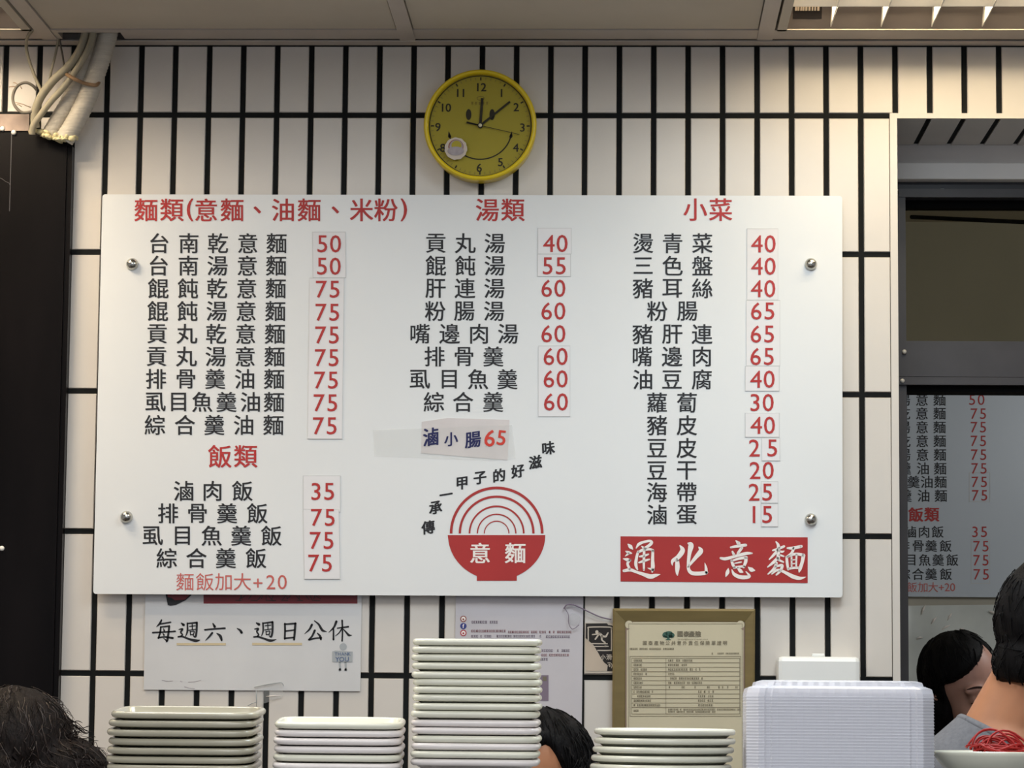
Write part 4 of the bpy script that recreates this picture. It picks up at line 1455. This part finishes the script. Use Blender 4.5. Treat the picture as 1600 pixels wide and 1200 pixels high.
pr.add([at(x, y, YC) for x, y in ((1042.5, 994), (1046, 994), (1046.2, 998), (1049, 1000), (1039.5, 1000), (1042.4, 998))], [(0, 1, 2, 3, 4, 5)])
obj('tree_emblem', pr, M['tree'], ce, recalc=False)
pr = MB()
dashes(pr, 984, 1052, 1013.8, 2.6, YC, 0, 51, .5)
dashes(pr, 1112, 1156, 1021, 2.4, YC, 0, 52, .5)
ry_ = [1025.5, 1028.5, 1035.5, 1042.5, 1049.5, 1056.5, 1063.5, 1070.3, 1077.3, 1084.3, 1091.3, 1098.3, 1105.3, 1115.5, 1119]
for k, y in enumerate(ry_):
    rect(pr, 984.5 if k in (0, 14) else 987, y - .35, 1157.5 if k in (0, 14) else 1156, y + .35, YC, 0)
for x in (984.5, 1157.3):
    rect(pr, x - .35, 1025.5, x + .35, 1119, YC, 0)
for x in (987, 1040.5, 1155.6):
    rect(pr, x - .3, 1028.5, x + .3, 1115.5, YC, 0)
lw_ = [13, 11, 22, 20, 13, 13, 13, 30, 28, 27, 40, 6]
for k in range(12):
    y = (ry_[k + 1] + ry_[k + 2]) / 2
    dashes(pr, 990, 990 + lw_[k], y, 3, YC, 0, 60 + k, .5)
    if k < 6:
        dashes(pr, 1044, 1044 + [36, 30, 50, 10, 52, 52][k], y, 3, YC, 0, 80 + k, .7)
    elif k == 6:
        for x in (1045, 1065, 1085, 1105, 1122, 1128, 1136, 1149):
            dashes(pr, x, x + 2.5, y, 3, YC, 0, 90 + x, .5)
    elif k < 11:
        dashes(pr, 1091, 1114, y, 3, YC, 0, 100 + k, 1)
    else:
        dashes(pr, 1044, 1155, y - 1.8, 2.4, YC, 0, 110, .5)
        dashes(pr, 1044, 1118, y + 1.8, 2.4, YC, 0, 111, .5)
obj('table_print', pr, M['certline'], ce, recalc=False)

# white box fixed to the wall behind the lids
mb = MB()
x0, x1, z1 = at(1213, 1045, -.02).x, at(1342, 1045, -.02).x, at(1280, 1026, -.055).z
mb.box((x0, -.055, z1 - .17), (x1, -.0005, z1))
bxr = thing('wall_box', ((x0 + x1) / 2, -.02, z1 - .17), 'white plastic box on the wall behind the stack of clear lids', 'box')
obj('body', mb, M['whitebox'], bxr, bevel=.008)
mb = MB()
mb.box((at(1268, 1022, -.03).x, -.04, z1), (at(1288, 1022, -.03).x, -.02, z1 + .0055))
obj('button', mb, M['whitebox'], bxr, bevel=.0015)

# ================================================================== COUNTER AND CROCKERY
YPL = -1.36                    # centre line of the dishes
zt = at(800, 1203, YPL).z - .016
ctr = thing('serving_counter', (0.9, YPL, 0), 'steel serving counter under the stacks of plates', 'counter')
mb = MB()
mb.box((-.5, YPL - .16, zt - .03), (2.2, YPL + .16, zt))
obj('top', mb, M['counter'], ctr, bevel=.002)
mb = MB()
mb.box((-.46, YPL - .12, 0), (2.16, YPL + .12, zt - .03))
obj('body', mb, M['counter'], ctr)


def superloop(a, b, n, cnt=72):
    out = []
    for k in range(cnt):
        t = 2 * math.pi * k / cnt
        c, s = math.cos(t), math.sin(t)
        out.append((a * math.copysign(abs(c) ** (2 / n), c), b * math.copysign(abs(s) ** (2 / n), s)))
    return out


def plate_mesh(name, a, b, n, h, rr_, mats, depth=None):
    """a moulded dish: foot, sloping wall and thick rolled rim"""
    mb = MB()
    rim = rr_
    prof = [(-.040, 0.0), (-.038, 0.0), (-.033, .0018), (-.018, .0035), (-.006, h - 2 * rim + .0006)]
    for k in range(9):
        t = math.radians(-100 + k * 30)
        prof.append((-rim + rim * math.cos(t) * 1.0, h - rim + rim * math.sin(t)))
    prof += [(-.0085, h - rim * 1.6), (-.022, .0062), (-.040, .0052)]
    loops = []
    for d, z in prof:
        loops.append([V((x, y, z)) for x, y in superloop(a + d, b + d, n)])
    vs = [p for l in loops for p in l]
    cnt = 72
    fs = []
    for i in range(len(loops) - 1):
        for k in range(cnt):
            k2 = (k + 1) % cnt
            fs.append((i * cnt + k, i * cnt + k2, (i + 1) * cnt + k2, (i + 1) * cnt + k))
    fs.append(tuple(reversed(range(cnt))))
    fs.append(tuple((len(loops) - 1) * cnt + k for k in range(cnt)))
    mb.add(vs, fs, 0, True)
    me = bpy.data.meshes.new(name)
    me.from_pydata([tuple(p) for p in mb.v], [], mb.f)
    for pl_ in me.polygons:
        pl_.use_smooth = len(pl_.vertices) == 4
    bm = bmesh.new(); bm.from_mesh(me)
    bmesh.ops.recalc_face_normals(bm, faces=bm.faces)
    bm.to_mesh(me); bm.free()
    for m_ in mats:
        me.materials.append(m_)
    return me


def px2m(Y):
    return (at(900, 1100, Y) - at(800, 1100, Y)).length / 100


ORD = ['topmost', 'second', 'third', 'fourth', 'fifth', 'sixth', 'seventh', 'eighth', 'ninth', 'tenth', 'eleventh', 'twelfth', 'thirteenth', 'fourteenth', 'fifteenth', 'sixteenth', 'seventeenth', 'eighteenth']


def stack(name, cx, rows, halfpx, b, n, rim_px, mat_for, lab, group, Yc=YPL, tilt=0.0, rz=0.0, jit=.0006, dxs=None, h=.020, cat='plate'):
    s = px2m(Yc - b)
    meshes = {}
    r = random.Random(len(name) + int(cx))
    for k, py in enumerate(rows):
        m = mat_for(k)
        a = halfpx * s
        if m.name not in meshes:
            meshes[m.name] = plate_mesh(name, a, b, n, h, rim_px * s / 2, [m])
        top = at(cx + (dxs[k] if dxs else 0), py, Yc - b)        # front of the rim, upper edge
        o = bpy.data.objects.new(name, meshes[m.name])
        COL.objects.link(o)
        o.location = (top.x + r.uniform(-jit, jit), Yc + r.uniform(-jit, jit), top.z - h + (b * math.sin(tilt)))
        o.rotation_euler = (tilt, 0, rz + r.uniform(-.006, .006))
        tag(o, lab(k), cat, group)


def lab1(k):
    return ORD[k].capitalize() + ' grey green rectangular plate in the wide stack beside the brown hair'


stack('oblong_plate', 285, [1113, 1126.5, 1141, 1155, 1169, 1183, 1196], 118, .058, 5.5, 10.8, lambda k: M['plategreen'],
      lambda k: '%s grey green oblong plate in the left stack, counted from the top' % ORD[k], 'grey green plates in the left stack', YPL, math.radians(4.0), math.radians(-1.5), .0006,
      [0, -3, -6, -4, -6, -8, -7])
stack('oblong_plate', 527, [1129, 1141.5, 1154, 1167, 1180, 1193], 102, .048, 6, 10.8, lambda k: M['platecream'] if k in (0, 4) else M['platewhite'],
      lambda k: '%s small plate in the low stack between the left and tall stacks' % ORD[k], 'plates in the low second stack', YPL, math.radians(4.2), math.radians(1.0), .0008, [0, -1, -2, -1, -3, -3])
tall_rows = [998.0, 1010.2, 1022.5, 1035.5, 1049.5, 1061.0, 1073.0, 1085.5, 1099.0, 1111.2, 1125.0, 1137.0, 1150.0, 1161.5, 1174.0, 1186.5]
tall_white = (10, 11, 13, 15)
stack('oblong_plate', 743, tall_rows, 101.5, .048, 6, 11.0, lambda k: M['platewhite'] if k in tall_white else M['platecream'],
      lambda k: '%s plate of the tallest stack, counted from the top' % ORD[k], 'plates in the tallest stack', YPL, math.radians(1.2), math.radians(-.8), .0010,
      [0, 0, -1, -1, -1, 0, 0, 0, 0, -1, -1, -2, -1, -1, -2, -2])
stack('round_plate', 1039, [1139.5, 1154, 1168, 1182, 1196], 113, .0875, 2.0, 10.0, lambda k: M['platecream'],
      lambda k: '%s round cream plate in the stack before the certificate' % ORD[k], 'round plates before the certificate', YPL, math.radians(.2), 0, .0008, [2, 2, 0, -3, -4])
# smudge on one plate of the tall stack: kept as a part of it
# clear lids
lid_me = None


def lid_loop(a, b, d):
    """outline of a lid: straight sides with a shallow groove and chamfered corners"""
    a, b = a + d, b + d
    q = []
    n = 22
    for k in range(n + 1):
        t = -1 + 2 * k / n
        q.append(((a - .030) * t, -b + (.0005 if k % 2 else 0)))
    q += [(a - .028, -b + .0012), (a - .023, -b + .0012), (a - .021, -b), (a - .014, -b + .0004), (a - .0125, -b + .0016), (a - .0015, -b + .0125), (a, -b + .014)]
    m = 12
    for k in range(1, m):
        q.append((a - (.0004 if k % 2 else 0), -b + .014 + (b - .014) * k / m))
    half = q[n // 2:]                       # from the middle of the front to the middle of the right side
    right = half + [(x, -y) for x, y in reversed(half)]
    return right + [(-x, y) for x, y in reversed(right)]


def lid_mesh(a, b):
    mb = MB()
    loops = [(0, .0), (.0, .0010), (-.0005, .0013), (-.0009, .005), (-.0024, .0105), (-.0095, .0135), (-.0115, .014), (-.013, .0185), (-.020, .0205)]
    cnt = len(lid_loop(a, b, 0))
    vs, fs = [], []
    for i, (d, z) in enumerate(loops):
        for k, (x, y) in enumerate(lid_loop(a, b, d)):
            vs.append(V((x, y, z)))
    for i in range(len(loops) - 1):
        for k in range(cnt):
            k2 = (k + 1) % cnt
            fs.append((i * cnt + k, i * cnt + k2, (i + 1) * cnt + k2, (i + 1) * cnt + k))
    fs.append(tuple((len(loops) - 1) * cnt + k for k in range(cnt)))
    mb.add(vs, fs, 0, False)
    me = bpy.data.meshes.new('takeaway_container')
    me.from_pydata([tuple(p) for p in mb.v], [], mb.f)
    me.materials.append(M['lid'])
    return me


bL = .082
sL = px2m(YPL - bL)
lid_me = lid_mesh(146.5 * sL, bL)
nl = 29
z_top = at(1315, 1090, YPL - bL).z
pitch_l = (z_top - zt) / nl
lo_ = at(1315, 1150, YPL - bL)
for k in range(nl + 1):
    o = bpy.data.objects.new('takeaway_container', lid_me)
    COL.objects.link(o)
    o.location = (lo_.x + random.uniform(-.00008, .00008), YPL + random.uniform(-.00008, .00008), z_top - k * pitch_l)
    o.rotation_euler = (0, 0, math.radians(-.6))
    tag(o, 'topmost clear ribbed plastic lid of the stack at the right' if k == 0 else 'clear plastic lid nested under the topmost lid of the right stack', 'lid', 'nested clear takeaway lids')

# bowl of rubber bands
cb = at(1556, 1176, YPL)
mb = MB()
rb = 97 * px2m(YPL)
mb.lathe([(rb * .45, 0), (rb * .6, .002), (rb * .86, .018), (rb * .985, .031), (rb, .034), (rb * .985, .0365), (rb * .95, .036), (rb * .82, .019), (rb * .5, .006), (.0005, .005)], 64, 'z', (cb.x, YPL, 0))
zb_ = at(1556, 1173.5, YPL).z - .0365
for p in mb.v:
    p.z += zb_
tag(obj('shallow_bowl', mb, M['platecream']), 'shallow cream bowl filled with red rubber bands at the right', 'bowl')
rb_c = V((at(1552, 1170, YPL).x, YPL, zb_))
rnd = random.Random(21)
# a small stand under the bowl so that it rests on the counter
mb = MB()
mb.lathe([(.034, 0), (.034, zb_ - zt)], 32, 'z', (cb.x, YPL, zt))
if zb_ - zt > .001:
    tag(obj('bowl_base', mb, M['platewhite']), 'white dish under the bowl of rubber bands', 'dish')
specs = []
for k in range(36):
    cx = rb_c.x + rnd.uniform(-.004, .026)
    rr2 = rnd.uniform(.019, .031)
    specs.append((cx, rnd.uniform(-.02, .02), rr2, rnd.uniform(.45, .95), rnd.uniform(-.5, .5), rnd.uniform(0, 3.1)))
for k, (cx, dy, rr2, lift, tl, ph) in enumerate(specs):
    mb = MB()
    pts = []
    n = 26
    zc_ = zb_ + .024 + .001 * k * .5
    up_ = k % 2 == 0
    for i in range(n + 1):
        a = 2 * math.pi * i / n
        wob = 1 + .09 * math.sin(3 * a + ph)
        x = rr2 * wob * math.cos(a)
        y_ = rr2 * wob * math.sin(a)
        if up_:
            p = V((x, y_ * math.cos(lift * 1.35) * .6, abs(y_) * math.sin(lift * 1.35) * .95 * (1 if y_ > 0 else .25)))
        else:
            p = V((x, y_ * .8, .004 * math.sin(2 * a + ph)))
        p = Matrix.Rotation(tl, 3, 'Z') @ p
        pts.append(V((cx, YPL + dy * .6, zc_)) + p)
    mb.tube(pts, .0013, 6, caps=False)
    nm_ = ['standing up in an arch', 'lying flat', 'leaning'][k % 3]
    tag(obj('rubber_band', mb, M['band']), 'red rubber band in the tangled heap in the bowl', 'rubber band', 'red rubber bands in the bowl')

# ================================================================== PEOPLE


def frame(face, roll_deg=0.0, upv=(0, 0, 1)):
    """head axes from the direction the face looks"""
    f = V(face).normalized()
    r = f.cross(V(upv)).normalized()
    u = r.cross(f)
    R = Matrix((r, f, u)).transposed()
    return R @ Matrix.Rotation(math.radians(roll_deg), 3, 'Y')


def capsule(mb, a, b, ra, rb_, n=18, k=9):
    a, b = V(a), V(b)
    d = (b - a)
    L = d.length or 1e-6
    t = d / L
    pts, rs = [], []
    for i in range(5):
        th = math.pi / 2 * (1 - i / 5)
        pts.append(a - t * ra * math.sin(th)); rs.append(max(ra * math.cos(th), .001))
    for i in range(k + 1):
        pts.append(a + d * i / k); rs.append(ra + (rb_ - ra) * i / k)
    for i in range(1, 6):
        th = math.pi / 2 * i / 5
        pts.append(b + t * rb_ * math.sin(th)); rs.append(max(rb_ * math.cos(th), .001))
    mb.tube(pts, rs, n)


def remesh(mb, name, voxel, smooth_it, mats, parent=None, cut=None, solid=0.0):
    me = bpy.data.meshes.new(name)
    me.from_pydata([tuple(p) for p in mb.v], [], mb.f)
    o = bpy.data.objects.new(name, me)
    COL.objects.link(o)
    md = o.modifiers.new('r', 'REMESH')
    md.mode = 'VOXEL'
    md.voxel_size = voxel
    md = o.modifiers.new('s', 'SMOOTH')
    md.factor = .5
    md.iterations = smooth_it
    dg = bpy.context.evaluated_depsgraph_get()
    dg.update()
    res = bpy.data.meshes.new_from_object(o.evaluated_get(dg))
    bpy.data.objects.remove(o)
    bpy.data.meshes.remove(me)
    bm = bmesh.new()
    bm.from_mesh(res)
    if cut:                     # neckline: a clean plane across the collar, open round the neck
        pc, pn, pr_ = cut
        near = [v for v in bm.verts if (v.co - pc).length < pr_ * 1.6]
        fset = {f for v in near for f in v.link_faces}
        eset = {e for f in fset for e in f.edges}
        vset = {v for f in fset for v in f.verts}
        bmesh.ops.bisect_plane(bm, geom=list(fset) + list(eset) + list(vset), plane_co=pc, plane_no=pn)
        kill = [f for f in bm.faces if (f.calc_center_median() - pc).dot(pn) > 0 and
                ((f.calc_center_median() - pc) - pn * (f.calc_center_median() - pc).dot(pn)).length < pr_]
        bmesh.ops.delete(bm, geom=kill, context='FACES')
    off = wloc(parent) if parent else V((0, 0, 0))
    bmesh.ops.translate(bm, verts=bm.verts, vec=-off)
    bm.to_mesh(res)
    bm.free()
    for pl_ in res.polygons:
        pl_.use_smooth = True
    o = link(name, res, mats, parent)
    if solid:
        sd = o.modifiers.new('thickness', 'SOLIDIFY')
        sd.thickness = solid
        sd.offset = 1
    return o


HEAD = [('e', (0, -.012, .025), (.074, .093, .088)), ('e', (0, .030, -.035), (.060, .062, .085)), ('e', (0, .045, -.085), (.042, .045, .035)), ('e', (0, .075, -.098), (.020, .016, .016)),
        ('c', (0, .090, .004), (0, .110, -.034), .007, .0115), ('e', (.010, .098, -.040), (.009, .010, .007)), ('e', (-.010, .098, -.040), (.009, .010, .007)),
        ('e', (.030, .078, .020), (.026, .014, .008)), ('e', (-.030, .078, .020), (.026, .014, .008)), ('e', (.038, .058, -.035), (.024, .026, .022)), ('e', (-.038, .058, -.035), (.024, .026, .022)),
        ('e', (0, .090, -.064), (.024, .011, .006)), ('e', (0, .088, -.074), (.021, .011, .007)), ('e', (.031, .077, -.002), (.0155, .0125, .0115)), ('e', (-.031, .077, -.002), (.0155, .0125, .0115)),
        ('e', (.077, -.008, -.012), (.009, .020, .032)), ('e', (-.077, -.008, -.012), (.009, .020, .032))]


def collar(root, cut, m):
    """a ribbed band round the neckline, following the edge of the shirt"""
    pc, pn, pr_ = cut
    sh = [o for o in root.children if o.name.startswith('shirt')][0]
    off = wloc(sh)
    cnt = {}
    for p in sh.data.polygons:
        for e in p.edge_keys:
            cnt[e] = cnt.get(e, 0) + 1
    ids = {i for e, n in cnt.items() if n == 1 for i in e}
    a = pn.orthogonal().normalized()
    b = pn.cross(a)
    pts = []
    for i in ids:
        p = sh.data.vertices[i].co + off
        d = p - pc
        if abs(d.dot(pn)) < .004 and d.length < pr_ * 1.5:
            pts.append((math.atan2(d.dot(b), d.dot(a)), p))
    if len(pts) < 12:
        return
    pts.sort(key=lambda x: x[0])
    n = 40
    ring = []
    for k in range(n):
        lo, hi = -math.pi + 2 * math.pi * k / n, -math.pi + 2 * math.pi * (k + 1) / n
        q = [p for t, p in pts if lo <= t < hi]
        if q:
            ring.append(sum(q, V((0, 0, 0))) / len(q))
    ring.append(ring[0])
    mb = MB()
    mb.tube([p - pn * .005 for p in ring], .0062, 8, caps=False)
    obj('collar', mb, m, root)


def ray_ell(o, d, c, r):
    """largest t with o + t d on the ellipsoid, or 0"""
    p = V(((o[0] - c[0]) / r[0], (o[1] - c[1]) / r[1], (o[2] - c[2]) / r[2]))
    q = V((d[0] / r[0], d[1] / r[1], d[2] / r[2]))
    A, B, C = q.dot(q), 2 * p.dot(q), p.dot(p) - 1
    D = B * B - 4 * A * C
    return 0 if D < 0 else max(0, (-B + math.sqrt(D)) / (2 * A))


def smooth01(x):
    x = max(0, min(1, x))
    return x * x * (3 - 2 * x)


def person(label, hp, R, scale, neck_base, torso, mats, hairfn, hair_blobs, hair_m, strands=260, slen=.07, curl=0.0, hair_out=.0015, neck_r=(.052, .060), seed=1, cut=None, closed=True, strand_m=None, extra=(), neck_from=(0, -.028, -.055), strand_keep=None):
    root = thing('person', (neck_base[0], neck_base[1], 0), label, 'person')
    hp = V(hp)
    W = lambda p: hp + R @ (V(p) * scale)
    mb = MB()
    for b in HEAD:
        if b[0] == 'e':
            mb.ellipsoid(W(b[1]), [x * scale for x in b[2]], R)
        else:
            capsule(mb, W(b[1]), W(b[2]), b[3] * scale, b[4] * scale)
    capsule(mb, W(neck_from), neck_base, neck_r[0] * scale, neck_r[1] * scale)
    for t in list(torso) + list(extra):
        capsule(mb, *t)
    body = remesh(mb, 'body', .0055, 5, [mats['skin']], root)
    # shirt and trousers
    sb = MB()
    for t in torso:
        capsule(sb, t[0], t[1], t[2] + .009, t[3] + .009)
    if cut:
        remesh(sb, 'shirt', .008, 6, [mats['shirt']], root, cut=cut, solid=.003)
        collar(root, cut, mats['shirt'])
    # hair
    vs, fs = [], []
    nu, nv = 72, 48
    o0 = V((0, -.012, .005))
    for j in range(nv + 1):
        th = math.pi * j / nv
        for i in range(nu):
            ph = 2 * math.pi * i / nu
            d = V((math.sin(th) * math.cos(ph), math.sin(th) * math.sin(ph), math.cos(th)))
            rr_ = max(ray_ell(o0, d, c, r_) for c, r_ in hair_blobs)
            p = o0 + d * rr_
            k = hairfn(p, d)
            n_ = noise.noise(V((d.x * 14 + seed, d.y * 14, d.z * 3))) * .0022 + noise.noise(V((d.x * 5 + seed, d.y * 5, d.z * 2))) * .003
            rr_ = rr_ * (1 - .30 * (1 - k)) + (n_ + hair_out) * k
            vs.append(W(o0 + d * rr_))
    for j in range(nv):
        for i in range(nu):
            i2 = (i + 1) % nu
            fs.append((j * nu + i, (j + 1) * nu + i, (j + 1) * nu + i2, j * nu + i2))
    hb = MB()
    hb.add(vs, fs, 0, True)
    rnd_ = random.Random(seed)
    cnt = 0
    tries = 0
    while cnt < strands and tries < strands * 12:
        tries += 1
        z = rnd_.uniform(-.75, 1)
        ph = rnd_.uniform(0, 2 * math.pi)
        s_ = math.sqrt(max(0, 1 - z * z))
        d = V((s_ * math.cos(ph), s_ * math.sin(ph), z))
        rr_ = max(ray_ell(o0, d, c, r_) for c, r_ in hair_blobs)
        p = o0 + d * rr_
        if hairfn(p, d) < .9:
            continue
        # comb from the crown down and out
        crown = V((0, -.35, .93)).normalized()
        tdir = (d - crown * d.dot(crown))
        if tdir.length < 1e-3:
            continue
        tdir = (tdir.normalized() + V((rnd_.uniform(-.35, .35), rnd_.uniform(-.35, .35), rnd_.uniform(-.35, .35)))).normalized()
        L = slen * rnd_.uniform(.5, 1.1)
        pts = []
        dd = d.copy()
        ph0 = rnd_.uniform(0, 6)
        for i in range(8):
            rr_ = max(ray_ell(o0, dd, c, r_) for c, r_ in hair_blobs)
            q = o0 + dd * (rr_ + .0008 + hair_out + (rnd_.uniform(0, .0014) if curl == 0 else .002))
            if hairfn(q, dd) < .5:
                break
            if curl:
                a = ph0 + i * 1.5
                q += V((math.cos(a), math.sin(a), math.sin(a * .7))) * curl * (i / 7)
            pts.append(W(q))
            tt = (tdir - dd * tdir.dot(dd))
            dd = (dd + tt.normalized() * (L / 7 / rr_)).normalized()
        if len(pts) > 3:
            n = len(pts)
            hb.tube(pts, [(.0011 if curl == 0 else .0008) * (1 - .75 * i / n) for i in range(n)], 4, 1 if rnd_.random() < .5 else 0)
            cnt += 1
    obj('hair', hb, [hair_m, strand_m or hair_m], root, recalc=False)
    # brows and closed lids
    for sx_ in (-1, 1):
        eb = MB()
        pts = [W((sx_ * (.014 + .034 * t), .0895 - .016 * t * t + .0055, .0215 + .006 * math.sin(t * math.pi * .8))) for t in [k / 6 for k in range(7)]]
        eb.tube(pts, [.0012, .0024, .0027, .0026, .0022, .0016, .0008], 6)
        obj('eyebrow', eb, M['brow'], root)
        eb = MB()
        pts = [W((sx_ * (.017 + .028 * t), .0875 + .0025 * math.sin(math.pi * t) - .007 * t * t, -.0055 - .003 * math.sin(math.pi * t))) for t in [k / 6 for k in range(7)]]
        eb.tube(pts, [.0006, .0011, .0013, .0013, .0014, .0012, .0006], 5)
        obj('eyelash', eb, M['brow'], root)
    return root


def seated(neck, facing, sh_w=.19, lean=.12, hip_z=.52, arm=True, wide=.115, shoulder_drop=.055):
    """torso, arms and legs of somebody sitting, as tapering limbs"""
    n = V(neck)
    f = V(facing).normalized()
    s = f.cross(V((0, 0, 1))).normalized()
    hip = V((n.x, n.y, hip_z)) - f * lean
    out = []
    chest = n + (hip - n) * .32
    out.append((n + V((0, 0, -.02)), chest, .085, wide + .015))
    out.append((chest, hip, wide + .012, .125))
    out.append((chest + s * .06, hip + s * .06, wide - .01, .115))
    out.append((chest - s * .06, hip - s * .06, wide - .01, .115))
    for k in (-1, 1):
        sh = n + s * sh_w * k + V((0, 0, -shoulder_drop - .03))
        out.append((n + V((0, 0, -.03)), sh, .062, .056))
        el = sh + V((0, 0, -.27)) + f * .07 + s * .03 * k
        ha = el + f * .22 + V((0, 0, .03)) - s * .08 * k
        out.append((sh, el, .054, .042))
        out.append((el, ha, .042, .028))
        hp_ = hip + s * .09 * k
        kn = hp_ + f * .40 + V((0, 0, -.03))
        an = V((kn.x, kn.y, .07)) - f * .04
        out.append((hp_, kn, .085, .06))
        out.append((kn, an, .058, .042))
        out.append((an + V((0, 0, -.03)), an + f * .15 + V((0, 0, -.035)), .038, .030))
    return out


# --- man at the right, seen from behind in a grey T-shirt
Ym = -0.70
hpm = at(1674, 1006, Ym)
nbm = at(1588, 1168, Ym)
Rm = frame((.86, .42, -.15), 0)
tm = seated(nbm, (.75, .6, 0), .20, .10, .62, wide=.135, shoulder_drop=.07)
tm.append((at(1575, 1156, Ym), at(1520, 1222, Ym), .062, .075))


def hair_man(p, d):
    z = p.z
    k = smooth01((z + .088) / .022)                      # nape
    front = smooth01((.055 - p.y) / .02 + (1 if z > .075 else 0))
    ear = max(smooth01((z + .01) / .02), smooth01((-.022 - p.y) / .02))
    return min(k, front, ear)


axm = (hpm - nbm).normalized()
cut_man = (at(1545, 1140, Ym), axm, .14)


person('person in a grey T-shirt seen from behind at the right edge, short black hair', hpm, Rm, 1.06, nbm, tm, {'skin': M['skin'], 'shirt': M['shirt']}, hair_man,
       [((0, -.014, .027), (.080, .100, .094)), ((0, -.044, -.036), (.064, .064, .060))], M['hair'], 300, .03, 0, .001, (.058, .066), 3, cut_man, neck_from=(0, -.03, -.05), extra=[(at(1614, 1050, Ym), at(1560, 1148, Ym), .052, .054)])

# --- woman looking down, in the opening
Yo = 0.95
hpw = at(1510, 1076, Yo)
nbw = hpw + V((-.03, .03, -.24))
Rw = frame((.45, -.86, -.16), 17)
tw_ = seated(nbw, (.4, -.8, 0), .165, .05, .50, wide=.10)


def hair_woman(p, d):
    side = smooth01(((.042 if p.x > 0 else .02) - p.y) / .02)  # behind the ears
    fringe = smooth01((p.z - (.066 - .55 * p.x)) / .016) if p.y > 0 else 1
    lowcut = smooth01((p.z + .105) / .02)
    return min(max(side, fringe), lowcut)


cutw = (nbw + V((0, 0, -.03)), V((0, 0, 1)), .10)
person('person with chin length black hair looking down, seen through the window opening', hpw, Rw, .95, nbw, tw_, {'skin': M['skinpale'], 'shirt': M['shirtdark']}, hair_woman,
       [((0, -.014, .027), (.083, .103, .096)), ((0, -.035, -.035), (.107, .084, .080))], M['hair'], 260, .07, 0, .0, seed=5, cut=cutw)

# --- bowed head between the tall stack and the round plates
Yc_ = -0.62
hpc = at(838, 1236, Yc_)
nbc = hpc + V((.13, .06, -.17))
Rc = frame((-.60, -.66, -.38), 0)
tc_ = seated(nbc, (-.8, -.25, 0), .17, .12, .48, wide=.105)


def hair_c(p, d):
    side = smooth01((.018 - p.y) / .018)
    fringe = smooth01((p.z - .074) / .016) if p.y > 0 else 1
    ear = max(smooth01((p.z + .02) / .02), smooth01((-.02 - p.y) / .02))
    return min(max(side, fringe), ear, smooth01((p.z + .085) / .02))


cutc = (nbc + V((0, 0, -.03)), V((0, 0, 1)), .10)
person('person with short black hair bowed behind the tall plate stack', hpc, Rc, .98, nbc, tc_, {'skin': M['skin'], 'shirt': M['shirt']}, hair_c,
       [((0, -.014, .027), (.079, .099, .093)), ((0, -.04, -.03), (.064, .060, .055))], M['hair'], 420, .06, 0, .001, seed=9, cut=cutc)

# --- brown permed hair at the lower left
Yl = -0.60
hpl = at(14, 1214, Yl)
nbl = hpl + V((-.06, .08, -.22))
Rl = frame((-.45, .80, -.30), 0)
tl_ = seated(nbl, (-.4, .8, 0), .16, .06, .48, wide=.10)


def hair_l(p, d):
    return min(smooth01((.05 - p.y) / .02 + (p.z - .05) / .02 * (p.z > .05)), smooth01((p.z + .12) / .02))


cutl = (nbl + V((0, 0, -.03)), V((0, 0, 1)), .10)
pl_root = person('person with permed dark brown hair in the lower left corner', hpl, Rl, 1.0, nbl, tl_, {'skin': M['skin'], 'shirt': M['shirtdark']}, hair_l,
                 [((0, -.014, .032), (.092, .106, .096)), ((.062, -.065, -.02), (.066, .066, .055)), ((-.05, -.05, -.03), (.06, .07, .06)), ((.02, -.05, -.055), (.085, .075, .06))], M['hairbrown'], 520, .06, .006, .003, seed=13, cut=cutl, strand_m=M['hairlight'])
cm = MB()
rc_ = random.Random(31)
for k in range(26):
    px, py, r_ = rc_.uniform(88, 142), rc_.uniform(1126, 1180), rc_.uniform(7, 20)
    py += max(0, (px - 105) * .7)
    a0, a1 = rc_.uniform(0, 6.2), rc_.uniform(2.6, 5.2)
    q0 = rc_.uniform(-.02, .02)
    cm.tube([at(px + r_ * math.cos(a0 + a1 * i / 14), py + r_ * .8 * math.sin(a0 + a1 * i / 14), Yl - .045 + q0 + .012 * math.sin(i * .5)) for i in range(15)], [.0007] * 14 + [.0003], 4)
for k in range(16):
    t = rc_.random()
    px, py = 70 + 80 * t + rc_.uniform(-6, 6), 1112 + 62 * t ** 1.5 + rc_.uniform(-3, 6)
    cm.tube([at(px + 3.2 * i, py + 1.0 * i + 4.5 * math.sin(i * .5 + k) - 4, Yl - .02) for i in range(9)], [.0006] * 8 + [.0003], 4)
o_ = obj('stray_curls', cm, M['hairbrown'], pl_root, recalc=False)
